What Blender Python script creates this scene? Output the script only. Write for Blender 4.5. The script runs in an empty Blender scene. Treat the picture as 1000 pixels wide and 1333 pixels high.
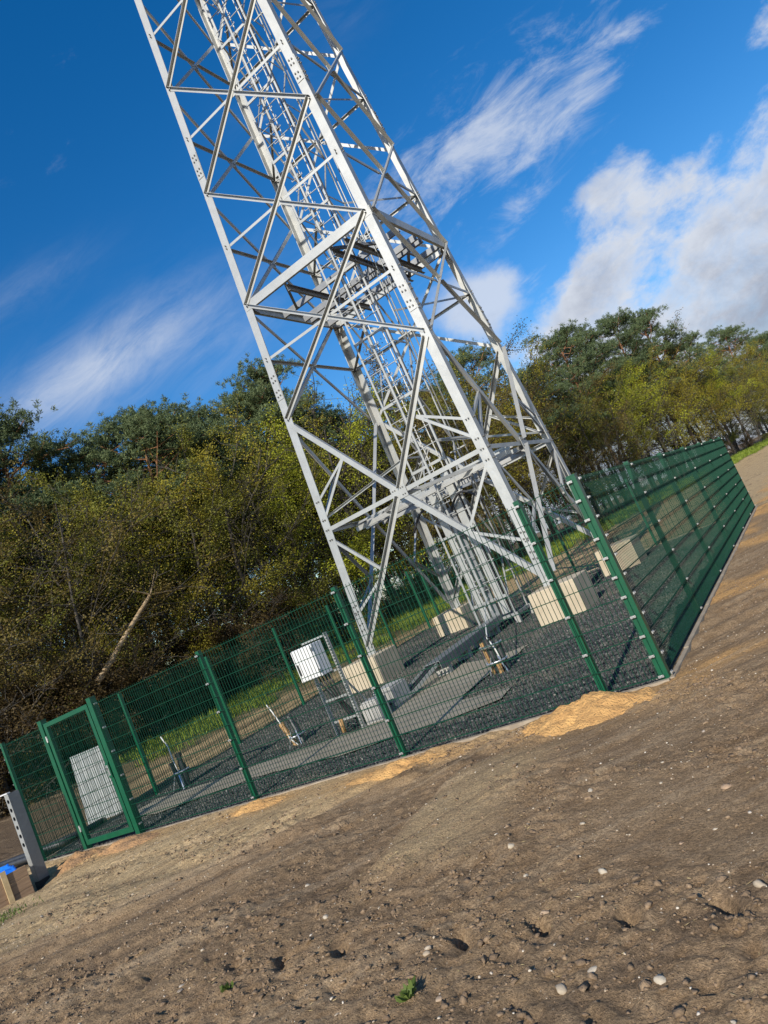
import bpy, math, random
import numpy as np
from mathutils import Vector, Matrix

R = random.Random(7)
NR = np.random.default_rng(11)
SC = bpy.context.scene
COL = SC.collection

# ------------------------------------------------------------------ camera
CAM = np.array([1.956, -6.924, 1.743])
cam_r = Vector((0.76999897, 0.49738515, -0.39963683))
cam_u = Vector((0.39804444, 0.11505139, 0.91012296))
cam_f = Vector((-0.49866042, 0.85986696, 0.10939194))
cd = bpy.data.cameras.new('camera')
cam = bpy.data.objects.new('camera', cd)
COL.objects.link(cam)
m = Matrix.Identity(4)
for i in range(3):
    m[i][0] = cam_r[i]; m[i][1] = cam_u[i]; m[i][2] = -cam_f[i]; m[i][3] = CAM[i]
cam.matrix_world = m
cd.sensor_fit = 'VERTICAL'
cd.sensor_height = 36.0
cd.sensor_width = 27.0
cd.lens = 36.0 * 941.16 / 1333.0
cd.clip_start = 0.05
cd.clip_end = 2000
SC.camera = cam

# ------------------------------------------------------------------ sky and sun
SUN_EL = math.radians(29.3)
SUN_DIR = Vector((0.11 * math.cos(SUN_EL), -0.994 * math.cos(SUN_EL), math.sin(SUN_EL))).normalized()
SUN_AZ = math.atan2(SUN_DIR.x, SUN_DIR.y)


class NT:
    """small node-tree writer"""
    def __init__(s, tree):
        s.t = tree; s.n = tree.nodes; s.l = tree.links

    def node(s, typ, **kw):
        n = s.n.new(typ)
        for k, v in kw.items():
            setattr(n, k, v)
        return n

    def put(s, sock, v):
        if isinstance(v, bpy.types.NodeSocket):
            s.l.new(v, sock)
        elif v is not None:
            if isinstance(v, (tuple, list)) and len(v) == 3 and sock.type == 'RGBA':
                v = (*v, 1)
            sock.default_value = v

    def math(s, op, a, b=None, c=None, clamp=False):
        n = s.node('ShaderNodeMath', operation=op, use_clamp=clamp)
        s.put(n.inputs[0], a)
        if b is not None: s.put(n.inputs[1], b)
        if c is not None: s.put(n.inputs[2], c)
        return n.outputs[0]

    def smooth(s, v, a, b):
        n = s.node('ShaderNodeMapRange', interpolation_type='SMOOTHSTEP')
        s.put(n.inputs[0], v); n.inputs[1].default_value = a; n.inputs[2].default_value = b
        return n.outputs[0]

    def dot(s, a, b):
        n = s.node('ShaderNodeVectorMath', operation='DOT_PRODUCT')
        s.put(n.inputs[0], a); s.put(n.inputs[1], b)
        return n.outputs['Value']

    def xyz(s, x, y, z):
        n = s.node('ShaderNodeCombineXYZ')
        s.put(n.inputs[0], x); s.put(n.inputs[1], y); s.put(n.inputs[2], z)
        return n.outputs[0]

    def noise(s, vec, scale, detail=4, rough=.55, dist=0., out=0):
        n = s.node('ShaderNodeTexNoise')
        s.put(n.inputs['Vector'], vec); n.inputs['Scale'].default_value = scale
        n.inputs['Detail'].default_value = detail; n.inputs['Roughness'].default_value = rough
        n.inputs['Distortion'].default_value = dist
        return n.outputs[out]

    def mix(s, f, a, b, blend='MIX'):
        n = s.node('ShaderNodeMix', data_type='RGBA', blend_type=blend)
        s.put(n.inputs[0], f); s.put(n.inputs[6], a); s.put(n.inputs[7], b)
        return n.outputs[2]

    def ramp(s, f, stops):
        n = s.node('ShaderNodeValToRGB')
        s.put(n.inputs[0], f)
        e = n.color_ramp.elements
        while len(e) < len(stops): e.new(.5)
        for el, (p, c) in zip(e, stops):
            el.position = p; el.color = (*c, 1)
        return n.outputs[0]


W = bpy.data.worlds.new('World')
SC.world = W
W.use_nodes = True
t = NT(W.node_tree)
t.n.clear()
sky = t.node('ShaderNodeTexSky', sky_type='NISHITA')
sky.sun_disc = False
sky.sun_elevation = SUN_EL
sky.sun_rotation = SUN_AZ
sky.altitude = 50
sky.air_density = 1.0
sky.dust_density = 0.35
sky.ozone_density = 2.2
hs = t.node('ShaderNodeHueSaturation')
t.put(hs.inputs['Color'], sky.outputs[0])
hs.inputs['Saturation'].default_value = 1.42
hs.inputs['Hue'].default_value = .505
hs.inputs['Value'].default_value = 1.02
skycol = hs.outputs[0]
d = t.node('ShaderNodeTexCoord').outputs['Generated']
# clouds in tangent coordinates of one fixed world direction (they lie at infinity)
fz = t.math('MAXIMUM', t.dot(d, tuple(cam_f)), 0.06)
ca = t.math('DIVIDE', t.dot(d, tuple(cam_r)), fz)
cb = t.math('DIVIDE', t.dot(d, tuple(cam_u)), fz)


def tc(px, py):
    return (px - 500) / 941., (666.5 - py) / 941.


def lin(ax, ay, c):
    """ax*ca + ay*cb + c"""
    return t.math('ADD', t.math('ADD', t.math('MULTIPLY', ca, ax), t.math('MULTIPLY', cb, ay)), c)


th = math.radians(40)
q1 = lin(math.cos(th), math.sin(th), 0)       # along the streaks
q2 = lin(-math.sin(th), math.cos(th), 0)      # across them
streak = t.xyz(t.math('MULTIPLY', q1, .75), t.math('MULTIPLY', q2, 2.2), 0.3)
puff = t.xyz(t.math('MULTIPLY', q1, 1.0), t.math('MULTIPLY', q2, 1.6), 1.7)
n_str = t.noise(streak, 9.5, 10, .68, .55)
n_big = t.noise(puff, 4.6, 11, .66, .2)
n_fine = t.noise(puff, 17, 6, .6, .5)


def blob(px, py, la, lb, ang=40):
    x0, y0 = tc(px, py)
    a = math.radians(ang)
    u = lin(math.cos(a) / la, math.sin(a) / la, -(x0 * math.cos(a) + y0 * math.sin(a)) / la)
    v = lin(-math.sin(a) / lb, math.cos(a) / lb, -(-x0 * math.sin(a) + y0 * math.cos(a)) / lb)
    r2 = t.math('ADD', t.math('MULTIPLY', u, u), t.math('MULTIPLY', v, v))
    return t.math('EXPONENT', t.math('MULTIPLY', r2, -1.0))


def add(*xs):
    r = xs[0]
    for x in xs[1:]: r = t.math('ADD', r, x)
    return r


# big bank on the right: signed distance from its edge line
x0, y0 = tc(655, 462)
bank = lin(.783, -.622, -(.783 * x0 - .622 * y0))
bank = t.math('MULTIPLY', bank, 5.5)
bank = add(bank, t.math('MULTIPLY', blob(795, 245, .085, .045, 35), .75),
           t.math('MULTIPLY', blob(770, 380, .11, .035, 48), .7),
           t.math('MULTIPLY', blob(985, 55, .085, .03, 40), .55),
           t.math('MULTIPLY', blob(935, 112, .10, .032, 40), -.8))
bank = t.math('MINIMUM', bank, 1.25)
fld = add(bank, t.math('MULTIPLY', t.math('SUBTRACT', n_big, .5), 2.3), t.math('MULTIPLY', t.math('SUBTRACT', n_fine, .5), .5))
den_bank = t.math('MULTIPLY', t.smooth(fld, 0.08, .66), t.math('MULTIPLY_ADD', n_fine, .8, .52), clamp=True)
wm = add(t.math('MULTIPLY', blob(655, 165, .27, .075, 44), 1.0),
         t.math('MULTIPLY', blob(770, 120, .10, .035, 50), .7),
         t.math('MULTIPLY', blob(668, 285, .07, .022, 48), .75),
         t.math('MULTIPLY', blob(690, 372, .05, .02, 48), .8),
         t.math('MULTIPLY', blob(680, 445, .05, .02, 42), .8),
         t.math('MULTIPLY', blob(555, 215, .16, .07, 55), .45),
         t.math('MULTIPLY', blob(866, 130, .02, .012, 48), .6))
den_w = t.smooth(add(t.math('MULTIPLY', wm, .55), t.math('MULTIPLY', t.math('SUBTRACT', n_str, .5), 2.0), t.math('MULTIPLY', t.math('SUBTRACT', n_fine, .5), .4)), .22, 1.05)
den_w = t.math('MULTIPLY', den_w, t.math('MINIMUM', t.math('MULTIPLY', wm, 1.1), .72))
sm = add(blob(622, 400, .066, .05, 30), t.math('MULTIPLY', blob(640, 375, .05, .03, 40), .5))
den_s = t.math('MULTIPLY', t.smooth(add(sm, t.math('MULTIPLY', t.math('SUBTRACT', n_big, .5), 1.8), t.math('MULTIPLY', t.math('SUBTRACT', n_fine, .5), .5)), .22, .95), .8)
lf = add(t.math('MULTIPLY', blob(125, 480, .19, .05, 32), 1.25), t.math('MULTIPLY', blob(30, 375, .1, .03, 30), .35), t.math('MULTIPLY', blob(300, 455, .14, .05, 35), .32), t.math('MULTIPLY', blob(430, 30, .2, .05, 50), .15))
den_l = t.math('MULTIPLY', t.math('MULTIPLY', lf, t.smooth(add(t.math('MULTIPLY', lf, .25), n_str), .32, 1.0)), .62)
front = t.smooth(t.dot(d, tuple(cam_f)), .08, .3)
den = t.math('MAXIMUM', t.math('MAXIMUM', den_bank, den_w), t.math('MAXIMUM', den_s, den_l))
# the rest of the sky: the same kind of broken cloud
sep = t.node('ShaderNodeSeparateXYZ'); t.put(sep.inputs[0], d)
zz = t.math('ADD', t.math('MAXIMUM', sep.outputs[2], 0.0), .12)
pl = t.xyz(t.math('DIVIDE', sep.outputs[0], zz), t.math('DIVIDE', sep.outputs[1], zz), 0)
den_o = t.math('MULTIPLY', t.smooth(t.noise(pl, .9, 8, .6, .3), .52, .75), .8)
mixd = t.node('ShaderNodeMix', data_type='FLOAT')
t.put(mixd.inputs[0], front); t.put(mixd.inputs[2], den_o); t.put(mixd.inputs[3], den)
dens = mixd.outputs[0]
shade = t.smooth(add(t.math('MULTIPLY', n_big, .9), t.math('MULTIPLY', t.smooth(bank, .3, 1.25), .22)), .42, .80)
cl = t.mix(shade, (4.6, 4.95, 5.6), (2.35, 2.65, 3.35))
final = t.mix(dens, skycol, cl)
bg = t.node('ShaderNodeBackground')
t.put(bg.inputs[0], final)
bg.inputs[1].default_value = 0.115
out = t.node('ShaderNodeOutputWorld')
t.l.new(bg.outputs[0], out.inputs[0])

sd = bpy.data.lights.new('sun', 'SUN')
sd.energy = 4.4
sd.angle = math.radians(.53)
sd.color = (1.0, .93, .82)
sun = bpy.data.objects.new('sun', sd)
sun.rotation_euler = SUN_DIR.to_track_quat('Z', 'Y').to_euler()
COL.objects.link(sun)

SC.view_settings.view_transform = 'Standard'
SC.view_settings.look = 'None'
SC.view_settings.gamma = 1
SC.view_settings.exposure = 0.38
SC.view_settings.use_curve_mapping = False
SC.cycles.max_bounces = 6
SC.cycles.transparent_max_bounces = 8


# ------------------------------------------------------------------ materials
def material(name, build):
    m = bpy.data.materials.new(name)
    m.use_nodes = True
    nt = NT(m.node_tree)
    bs = m.node_tree.nodes['Principled BSDF']
    build(nt, bs)
    return m


def objco(nt):
    return nt.node('ShaderNodeTexCoord').outputs['Object']


def bump(nt, bs, h, strength=.3, dist=.01):
    b = nt.node('ShaderNodeBump')
    b.inputs['Strength'].default_value = strength
    b.inputs['Distance'].default_value = dist
    nt.put(b.inputs['Height'], h)
    nt.l.new(b.outputs[0], bs.inputs['Normal'])


def simple(name, c1, c2, scale=6., rough=.6, metal=0., bs_=.2, bd=.003, det=4, stretch=None):
    def f(nt, bs):
        co = objco(nt)
        if stretch:
            mp = nt.node('ShaderNodeMapping'); nt.put(mp.inputs[0], co); mp.inputs['Scale'].default_value = stretch
            co = mp.outputs[0]
        n = nt.noise(co, scale, det, .6)
        nt.put(bs.inputs['Base Color'], nt.mix(nt.smooth(n, .3, .7), c1, c2))
        bs.inputs['Roughness'].default_value = rough
        bs.inputs['Metallic'].default_value = metal
        bump(nt, bs, nt.noise(co, scale * 6, 4), bs_, bd)
    return material(name, f)


def galv(name, c1, c2, rough=.42, metal=.35):
    def f(nt, bs):
        co = objco(nt)
        n = nt.noise(co, 1.9, 8, .72, .6)
        v = nt.node('ShaderNodeTexVoronoi'); nt.put(v.inputs['Vector'], co); v.inputs['Scale'].default_value = 42
        c = nt.mix(nt.smooth(n, .32, .7), c1, c2)
        c = nt.mix(nt.math('MULTIPLY', nt.dot(v.outputs['Color'], (.33, .33, .33)), .32), c, tuple(x * .62 for x in c1))
        st = nt.noise(co, 9., 6, .7)
        c = nt.mix(nt.math('MULTIPLY', nt.smooth(st, .6, .78), .35), c, (.36, .37, .36))
        nt.put(bs.inputs['Base Color'], c)
        nt.put(bs.inputs['Roughness'], nt.math('MULTIPLY_ADD', n, .25, rough - .1))
        bs.inputs['Metallic'].default_value = metal
        bump(nt, bs, nt.noise(co, 30, 3), .08, .002)
    return material(name, f)


M = {}
M['galv'] = galv('galvanised_steel', (.46, .465, .445), (.33, .34, .335), .42, .5)
M['galv2'] = galv('galvanised_dull', (.25, .26, .27), (.18, .19, .20), .5, .5)
M['galvm'] = galv('galvanised_mid', (.40, .41, .40), (.29, .30, .30), .45, .5)
M['bolt'] = simple('bolt_steel', (.10, .10, .10), (.16, .16, .155), 40, .5, .6)
M['green'] = simple('green_powder_coat', (.002, .078, .036), (.002, .066, .031), 9, .38, 0, .05)
M['wire'] = simple('green_wire', (.002, .047, .025), (.002, .038, .021), 9, .6, 0, 0)
M['wire'].node_tree.nodes['Principled BSDF'].inputs['Specular IOR Level'].default_value = .2
M['clip'] = simple('zinc_clip', (.50, .51, .50), (.4, .4, .4), 30, .4, .7)
M['conc'] = simple('pale_concrete', (.48, .405, .29), (.38, .315, .22), 2.2, .88, 0, .25, .004, 7)
M['concg'] = simple('grey_concrete', (.36, .35, .33), (.28, .275, .26), 4, .9, 0, .3, .004, 7)
M['kerb'] = simple('kerb_concrete', (.34, .285, .21), (.23, .185, .135), 5, .9, 0, .3, .004, 7)
M['white'] = simple('white_enamel', (.66, .66, .655), (.58, .585, .585), 3, .35, 0, .02)
M['black'] = simple('black_plastic', (.018, .018, .02), (.03, .03, .032), 12, .42)
M['duct'] = simple('dark_duct', (.022, .024, .028), (.04, .042, .046), 14, .45)
M['orange'] = simple('orange_duct', (.42, .25, .10), (.33, .19, .075), 10, .5)
M['strap'] = simple('zinc_strap', (.62, .64, .66), (.45, .47, .48), 25, .35, .7)
M['cable'] = simple('white_cable', (.62, .62, .58), (.5, .5, .47), 12, .5)
M['sheetmetal'] = simple('pale_sheet', (.40, .415, .41), (.31, .33, .325), 2.5, .5, .3)
M['blue'] = simple('blue_tarp', (.012, .13, .62), (.02, .2, .75), 7, .35, 0, .4, .01)


def wood_f(nt, bs):
    co = objco(nt)
    mp = nt.node('ShaderNodeMapping'); nt.put(mp.inputs[0], co); mp.inputs['Scale'].default_value = (1.5, 1.5, 22)
    n = nt.noise(mp.outputs[0], 3, 6, .65)
    nt.put(bs.inputs['Base Color'], nt.ramp(n, [(.25, (.17, .105, .062)), (.6, (.29, .19, .115)), (.85, (.40, .28, .175))]))
    bs.inputs['Roughness'].default_value = .8
    bump(nt, bs, n, .4, .004)


M['wood'] = material('brown_boards', wood_f)
M['batten'] = simple('pale_batten', (.50, .38, .21), (.40, .29, .15), 14, .8, 0, .3)


def bark(name, c1, c2, c3=None):
    def f(nt, bs):
        co = objco(nt)
        mp = nt.node('ShaderNodeMapping'); nt.put(mp.inputs[0], co); mp.inputs['Scale'].default_value = (1, 1, .22)
        n = nt.noise(mp.outputs[0], 9, 6, .7)
        c = nt.mix(nt.smooth(n, .35, .68), c1, c2)
        if c3:
            sp = nt.node('ShaderNodeSeparateXYZ'); nt.put(sp.inputs[0], co)
            c = nt.mix(nt.smooth(sp.outputs[2], 4.5, 8.), c, c3)
        nt.put(bs.inputs['Base Color'], c)
        bs.inputs['Roughness'].default_value = .9
        bump(nt, bs, n, .6, .02)
    return material(name, f)


M['bark_pine'] = bark('pine_bark', (.055, .040, .030), (.12, .085, .062), (.24, .115, .055))
M['bark_oak'] = bark('oak_bark', (.035, .030, .024), (.085, .074, .060))
M['bark_dead'] = bark('dead_bark', (.30, .20, .10), (.44, .33, .20))


def leafmat(name, stops, trans=.34, rough=.6):
    def f(nt, bs):
        g = nt.node('ShaderNodeNewGeometry')
        oi = nt.node('ShaderNodeObjectInfo')
        r = nt.math('ADD', nt.math('MULTIPLY', g.outputs['Random Per Island'], .62), nt.math('MULTIPLY', oi.outputs['Random'], .18))
        n = nt.noise(objco(nt), .9, 4, .6)
        r = nt.math('ADD', r, nt.math('MULTIPLY', nt.math('SUBTRACT', n, .38), 1.2))
        c = nt.ramp(r, stops)
        nt.put(bs.inputs['Base Color'], c)
        bs.inputs['Roughness'].default_value = rough
        bs.inputs['Specular IOR Level'].default_value = .25
        tr = nt.node('ShaderNodeBsdfTranslucent')
        nt.put(tr.inputs[0], c)
        mx = nt.node('ShaderNodeMixShader'); mx.inputs[0].default_value = trans
        nt.l.new(bs.outputs[0], mx.inputs[1]); nt.l.new(tr.outputs[0], mx.inputs[2])
        o = [x for x in nt.n if x.type == 'OUTPUT_MATERIAL'][0]
        nt.l.new(mx.outputs[0], o.inputs[0])
    return material(name, f)


M['needle'] = leafmat('pine_needles', [(.05, (0.043, 0.067, 0.031)), (.45, (0.084, 0.121, 0.053)), (.95, (0.151, 0.185, 0.078))], .15)
M['leaf_olive'] = leafmat('olive_leaves', [(.05, (0.068, 0.072, 0.016)), (.45, (0.165, 0.168, 0.024)), (.95, (0.31, 0.31, 0.047))])
M['leaf_lime'] = leafmat('lime_leaves', [(.05, (0.130, 0.150, 0.013)), (.45, (0.293, 0.319, 0.021)), (.95, (0.481, 0.500, 0.046))])
M['leaf_brown'] = leafmat('brown_leaves', [(.05, (0.069, 0.048, 0.018)), (.45, (0.144, 0.106, 0.027)), (.95, (0.231, 0.188, 0.050))])
M['leaf_scrub'] = leafmat('scrub_leaves', [(.05, (.035, .022, .010)), (.45, (.075, .050, .018)), (.95, (.14, .10, .035))])
M['leaf_ochre'] = leafmat('ochre_leaves', [(.05, (0.121, 0.101, 0.016)), (.45, (0.263, 0.223, 0.024)), (.95, (0.405, 0.358, 0.041))])
M['grass'] = leafmat('grass_blades', [(.05, (.09, .13, .015)), (.5, (.17, .24, .025)), (.95, (.28, .33, .06))], .3)
M['weed'] = leafmat('weed_leaves', [(.05, (.06, .10, .02)), (.95, (.14, .19, .045))], .25)


def ground_f(nt, bs):
    co = objco(nt)
    at = nt.node('ShaderNodeAttribute'); at.attribute_name = 'zone'
    sp = nt.node('ShaderNodeSeparateColor'); nt.put(sp.inputs[0], at.outputs['Color'])
    tan, orange, grassy = sp.outputs[0], sp.outputs[1], sp.outputs[2]
    darken = at.outputs['Alpha']
    big = nt.noise(co, .8, 5, .6)
    mid = nt.noise(co, 5, 6, .65)
    fin = nt.noise(co, 60, 5, .7)
    vf = nt.noise(co, 230, 3, .7)
    soil = nt.mix(nt.smooth(mid, .33, .68), (.215, .140, .076), (.335, .232, .135))
    soil = nt.mix(nt.math('MULTIPLY', nt.smooth(big, .4, .65), .55), soil, (.31, .215, .122))
    tn = nt.mix(nt.smooth(mid, .3, .7), (.50, .37, .205), (.385, .272, .145))
    c = nt.mix(tan, soil, tn)
    c = nt.mix(orange, c, nt.mix(nt.smooth(mid, .35, .7), (.60, .35, .135), (.45, .255, .10)))
    c = nt.mix(grassy, c, nt.mix(nt.smooth(mid, .4, .6), (.07, .10, .025), (.13, .105, .05)))
    c = nt.mix(nt.math('MULTIPLY', darken, .85), c, (.080, .058, .040))  # alpha mask only pulls the soil towards a dark brown
    ast = nt.node('ShaderNodeAttribute'); ast.attribute_name = 'streak'
    c = nt.mix(nt.math('MULTIPLY', nt.smooth(ast.outputs['Fac'], .1, .75), .45), c, (.40, .30, .19))
    c = nt.mix(nt.math('MULTIPLY', nt.smooth(ast.outputs['Fac'], -.15, -.7), .5), c, (.135, .095, .062))
    sc = nt.math('MULTIPLY_ADD', nt.smooth(fin, .3, .7), .75, .62)
    sc2 = nt.math('MULTIPLY', sc, nt.math('MULTIPLY_ADD', nt.smooth(vf, .28, .72), .6, .7))
    vm = nt.node('ShaderNodeVectorMath', operation='SCALE'); nt.put(vm.inputs[0], c); nt.put(vm.inputs['Scale'], sc2)
    # pale grit
    v = nt.node('ShaderNodeTexVoronoi'); nt.put(v.inputs['Vector'], co); v.inputs['Scale'].default_value = 34
    spx = nt.node('ShaderNodeSeparateColor'); nt.put(spx.inputs[0], v.outputs['Color'])
    grit = nt.math('MULTIPLY', nt.math('LESS_THAN', v.outputs['Distance'], .16), nt.math('GREATER_THAN', spx.outputs[0], .86))
    c2 = nt.mix(nt.math('MULTIPLY', grit, .6), vm.outputs[0], (.42, .35, .26))
    nt.put(bs.inputs['Base Color'], c2)
    bs.inputs['Roughness'].default_value = .95
    bs.inputs['Specular IOR Level'].default_value = .15
    h = nt.math('ADD', nt.math('ADD', nt.math('MULTIPLY', fin, .6), nt.math('MULTIPLY', mid, 1.0)), nt.math('MULTIPLY', vf, .25))
    bump(nt, bs, h, 1.0, .03)


M['ground'] = material('bare_soil', ground_f)


def clod_f(nt, bs):
    oi = nt.node('ShaderNodeNewGeometry')
    co = objco(nt)
    n = nt.noise(co, 45, 5, .65)
    c = nt.mix(oi.outputs['Random Per Island'], (.185, .122, .066), (.335, .232, .138))
    nt.put(bs.inputs['Base Color'], nt.mix(nt.smooth(n, .3, .7), c, (.15, .102, .064)))
    bs.inputs['Roughness'].default_value = .95
    bump(nt, bs, nt.noise(co, 120, 4), .8, .01)


M['clod'] = material('soil_clods', clod_f)


def stone_f(nt, bs):
    oi = nt.node('ShaderNodeObjectInfo')
    n = nt.noise(objco(nt), 25, 4, .6)
    c = nt.ramp(oi.outputs['Random'], [(0., (.40, .32, .22)), (.5, (.50, .44, .34)), (.8, (.38, .25, .15)), (1., (.34, .31, .27))])
    nt.put(bs.inputs['Base Color'], nt.mix(nt.smooth(n, .45, .75), c, (.30, .23, .16)))
    bs.inputs['Roughness'].default_value = .75
    bump(nt, bs, n, .4, .01)


M['stone'] = material('pale_stones', stone_f)


def grit_f(nt, bs):
    g = nt.node('ShaderNodeNewGeometry')
    c = nt.ramp(g.outputs['Random Per Island'], [(0., (.30, .22, .14)), (.5, (.45, .37, .27)), (.85, (.60, .55, .46)), (1, (.25, .2, .16))])
    nt.put(bs.inputs['Base Color'], c)
    bs.inputs['Roughness'].default_value = .85


M['grit'] = material('small_grit', grit_f)


def gravel_f(nt, bs):
    oi = nt.node('ShaderNodeObjectInfo')
    co = objco(nt)
    a = nt.node('ShaderNodeAttribute'); a.attribute_name = 'tint'; a.attribute_type = 'INSTANCER'
    c = nt.ramp(a.outputs['Fac'], [(0., (.018, .020, .020)), (.5, (.036, .040, .039)), (.94, (.066, .070, .067)), (1., (.20, .19, .17))])
    a2 = nt.node('ShaderNodeAttribute'); a2.attribute_name = 'dust'; a2.attribute_type = 'INSTANCER'
    c = nt.mix(a2.outputs['Fac'], c, (.13, .115, .088))
    nt.put(bs.inputs['Base Color'], c)
    bs.inputs['Roughness'].default_value = .62


M['gravel'] = material('dark_basalt_chips', gravel_f)


def gbed_f(nt, bs):
    co = objco(nt)
    v = nt.node('ShaderNodeTexVoronoi'); nt.put(v.inputs['Vector'], co); v.inputs['Scale'].default_value = 32
    spx = nt.node('ShaderNodeSeparateColor'); nt.put(spx.inputs[0], v.outputs['Color'])
    c = nt.mix(spx.outputs[0], (.016, .018, .018), (.044, .047, .045))
    nt.put(bs.inputs['Base Color'], c)
    bs.inputs['Roughness'].default_value = .8
    bump(nt, bs, v.outputs['Distance'], 1., .02)


M['gbed'] = material('gravel_base', gbed_f)
M['path'] = simple('rolled_sand', (.29, .255, .19), (.215, .185, .135), 1.6, .95, 0, .4, .006, 8)
M['sandpile'] = simple('orange_sand', (.64, .37, .13), (.44, .24, .085), 7, .95, 0, 1., .03, 9)
M['redsand'] = simple('reddish_sand', (.47, .26, .11), (.24, .145, .075), 6, .95, 0, 1., .03, 9)


# ------------------------------------------------------------------ mesh helpers
def link(name, me, parent=None, mat=None, loc=(0, 0, 0)):
    o = bpy.data.objects.new(name, me)
    COL.objects.link(o)
    if parent is not None: o.parent = parent
    o.location = loc
    if mat is not None and me is not None and not me.materials: me.materials.append(mat)
    return o


class MB:
    def __init__(s): s.v = []; s.f = []; s.org = Vector((0, 0, 0))

    def add(s, vs, fs):
        b = len(s.v)
        s.v += [tuple(v) for v in vs]
        s.f += [tuple(b + i for i in f) for f in fs]
        return s

    def box(s, lo, hi):
        x0, y0, z0 = lo; x1, y1, z1 = hi
        return s.add([(x0, y0, z0), (x1, y0, z0), (x1, y1, z0), (x0, y1, z0), (x0, y0, z1), (x1, y0, z1), (x1, y1, z1), (x0, y1, z1)],
                     [(0, 3, 2, 1), (4, 5, 6, 7), (0, 1, 5, 4), (1, 2, 6, 5), (2, 3, 7, 6), (3, 0, 4, 7)])

    def prism(s, pts, p0, p1, u, v):
        """extrude the 2-D outline pts (in u, v) from p0 to p1"""
        p0, p1, u, v = Vector(p0), Vector(p1), Vector(u), Vector(v)
        n = len(pts)
        vs = [p0 + u * a + v * b for a, b in pts] + [p1 + u * a + v * b for a, b in pts]
        fs = [(i, (i + 1) % n, n + (i + 1) % n, n + i) for i in range(n)]
        fs += [tuple(range(n - 1, -1, -1)), tuple(range(n, 2 * n))]
        return s.add(vs, fs)

    def angle(s, p0, p1, u, v, a=.1, t_=.01, b=None):
        b = a if b is None else b
        return s.prism([(0, 0), (a, 0), (a, t_), (t_, t_), (t_, b), (0, b)], p0, p1, u, v)

    def bar(s, p0, p1, w, h, up=(0, 0, 1)):
        p0, p1 = Vector(p0), Vector(p1)
        dd = (p1 - p0).normalized()
        u = dd.cross(Vector(up))
        if u.length < 1e-4: u = dd.cross(Vector((0, 1, 0)))
        u.normalize(); v = u.cross(dd)
        return s.prism([(-w / 2, -h / 2), (w / 2, -h / 2), (w / 2, h / 2), (-w / 2, h / 2)], p0, p1, u, v)

    def tube(s, pts, r, n=8):
        pts = [Vector(p) for p in pts]
        rs = r if isinstance(r, (list, tuple)) else [r] * len(pts)
        rings = []
        ref = Vector((0.3, .5, .81))
        for i, p in enumerate(pts):
            dd = (pts[min(i + 1, len(pts) - 1)] - pts[max(i - 1, 0)]).normalized()
            u = dd.cross(ref)
            if u.length < .1: u = dd.cross(Vector((1, 0, 0)))
            u.normalize(); w = dd.cross(u)
            rings.append([p + (u * math.cos(2 * math.pi * k / n) + w * math.sin(2 * math.pi * k / n)) * rs[i] for k in range(n)])
        vs = [q for rg in rings for q in rg]
        fs = []
        for i in range(len(pts) - 1):
            for k in range(n):
                a = i * n + k; b = i * n + (k + 1) % n
                fs.append((a, b, b + n, a + n))
        fs += [tuple(range(n - 1, -1, -1)), tuple(range(len(vs) - n, len(vs)))]
        return s.add(vs, fs)

    def build(s, name, mat, parent=None, org=(0, 0, 0), smooth=False, kind=None, bevel=0):
        o_ = Vector(org)
        me = bpy.data.meshes.new(name)
        me.from_pydata([tuple(Vector(v) - o_) for v in s.v], [], s.f)
        me.update()
        if smooth: me.shade_smooth()
        ob = link(name, me, parent, mat)
        if parent is None: ob.location = o_
        if kind: ob['kind'] = kind
        if bevel:
            bv = ob.modifiers.new('bevel', 'BEVEL'); bv.width = bevel; bv.segments = 2
        return ob


def np_mesh(name, verts, faces):
    """verts Nx3, faces MxK arrays"""
    me = bpy.data.meshes.new(name)
    verts = np.asarray(verts, np.float32); faces = np.asarray(faces, np.int32)
    k = faces.shape[1]
    me.vertices.add(len(verts)); me.vertices.foreach_set('co', verts.ravel())
    me.loops.add(faces.size); me.loops.foreach_set('vertex_index', faces.ravel())
    me.polygons.add(len(faces))
    me.polygons.foreach_set('loop_start', np.arange(len(faces), dtype=np.int32) * k)
    me.polygons.foreach_set('loop_total', np.full(len(faces), k, np.int32))
    me.update(calc_edges=True)
    return me


def root(name, loc, label, cat, group=None, rz=0):
    o = bpy.data.objects.new(name, None)
    COL.objects.link(o)
    o.location = loc; o.rotation_euler = (0, 0, rz)
    o.empty_display_size = .2
    return tag(o, label, cat, group)


def tag(o, label, cat, group=None):
    o['label'] = label; o['category'] = cat
    if group: o['group'] = group
    return o


# ------------------------------------------------------------------ noise
_perm = np.random.default_rng(3).permutation(512)
_gr = np.random.default_rng(4).uniform(0, 2 * np.pi, 512)


def perlin(x, y):
    xi = np.floor(x).astype(int); yi = np.floor(y).astype(int)
    xf = x - xi; yf = y - yi
    u = xf ** 3 * (xf * (xf * 6 - 15) + 10); v = yf ** 3 * (yf * (yf * 6 - 15) + 10)

    def g(ix, iy, fx, fy):
        h = _perm[(_perm[ix & 511] + iy) & 511]
        a = _gr[h]
        return np.cos(a) * fx + np.sin(a) * fy
    a = g(xi, yi, xf, yf); b = g(xi + 1, yi, xf - 1, yf)
    c = g(xi, yi + 1, xf, yf - 1); e = g(xi + 1, yi + 1, xf - 1, yf - 1)
    return (a + u * (b - a)) * (1 - v) + (c + u * (e - c)) * v


def sstep(a, b, x):
    q = np.clip((x - a) / (b - a), 0, 1)
    return q * q * (3 - 2 * q)


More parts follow.
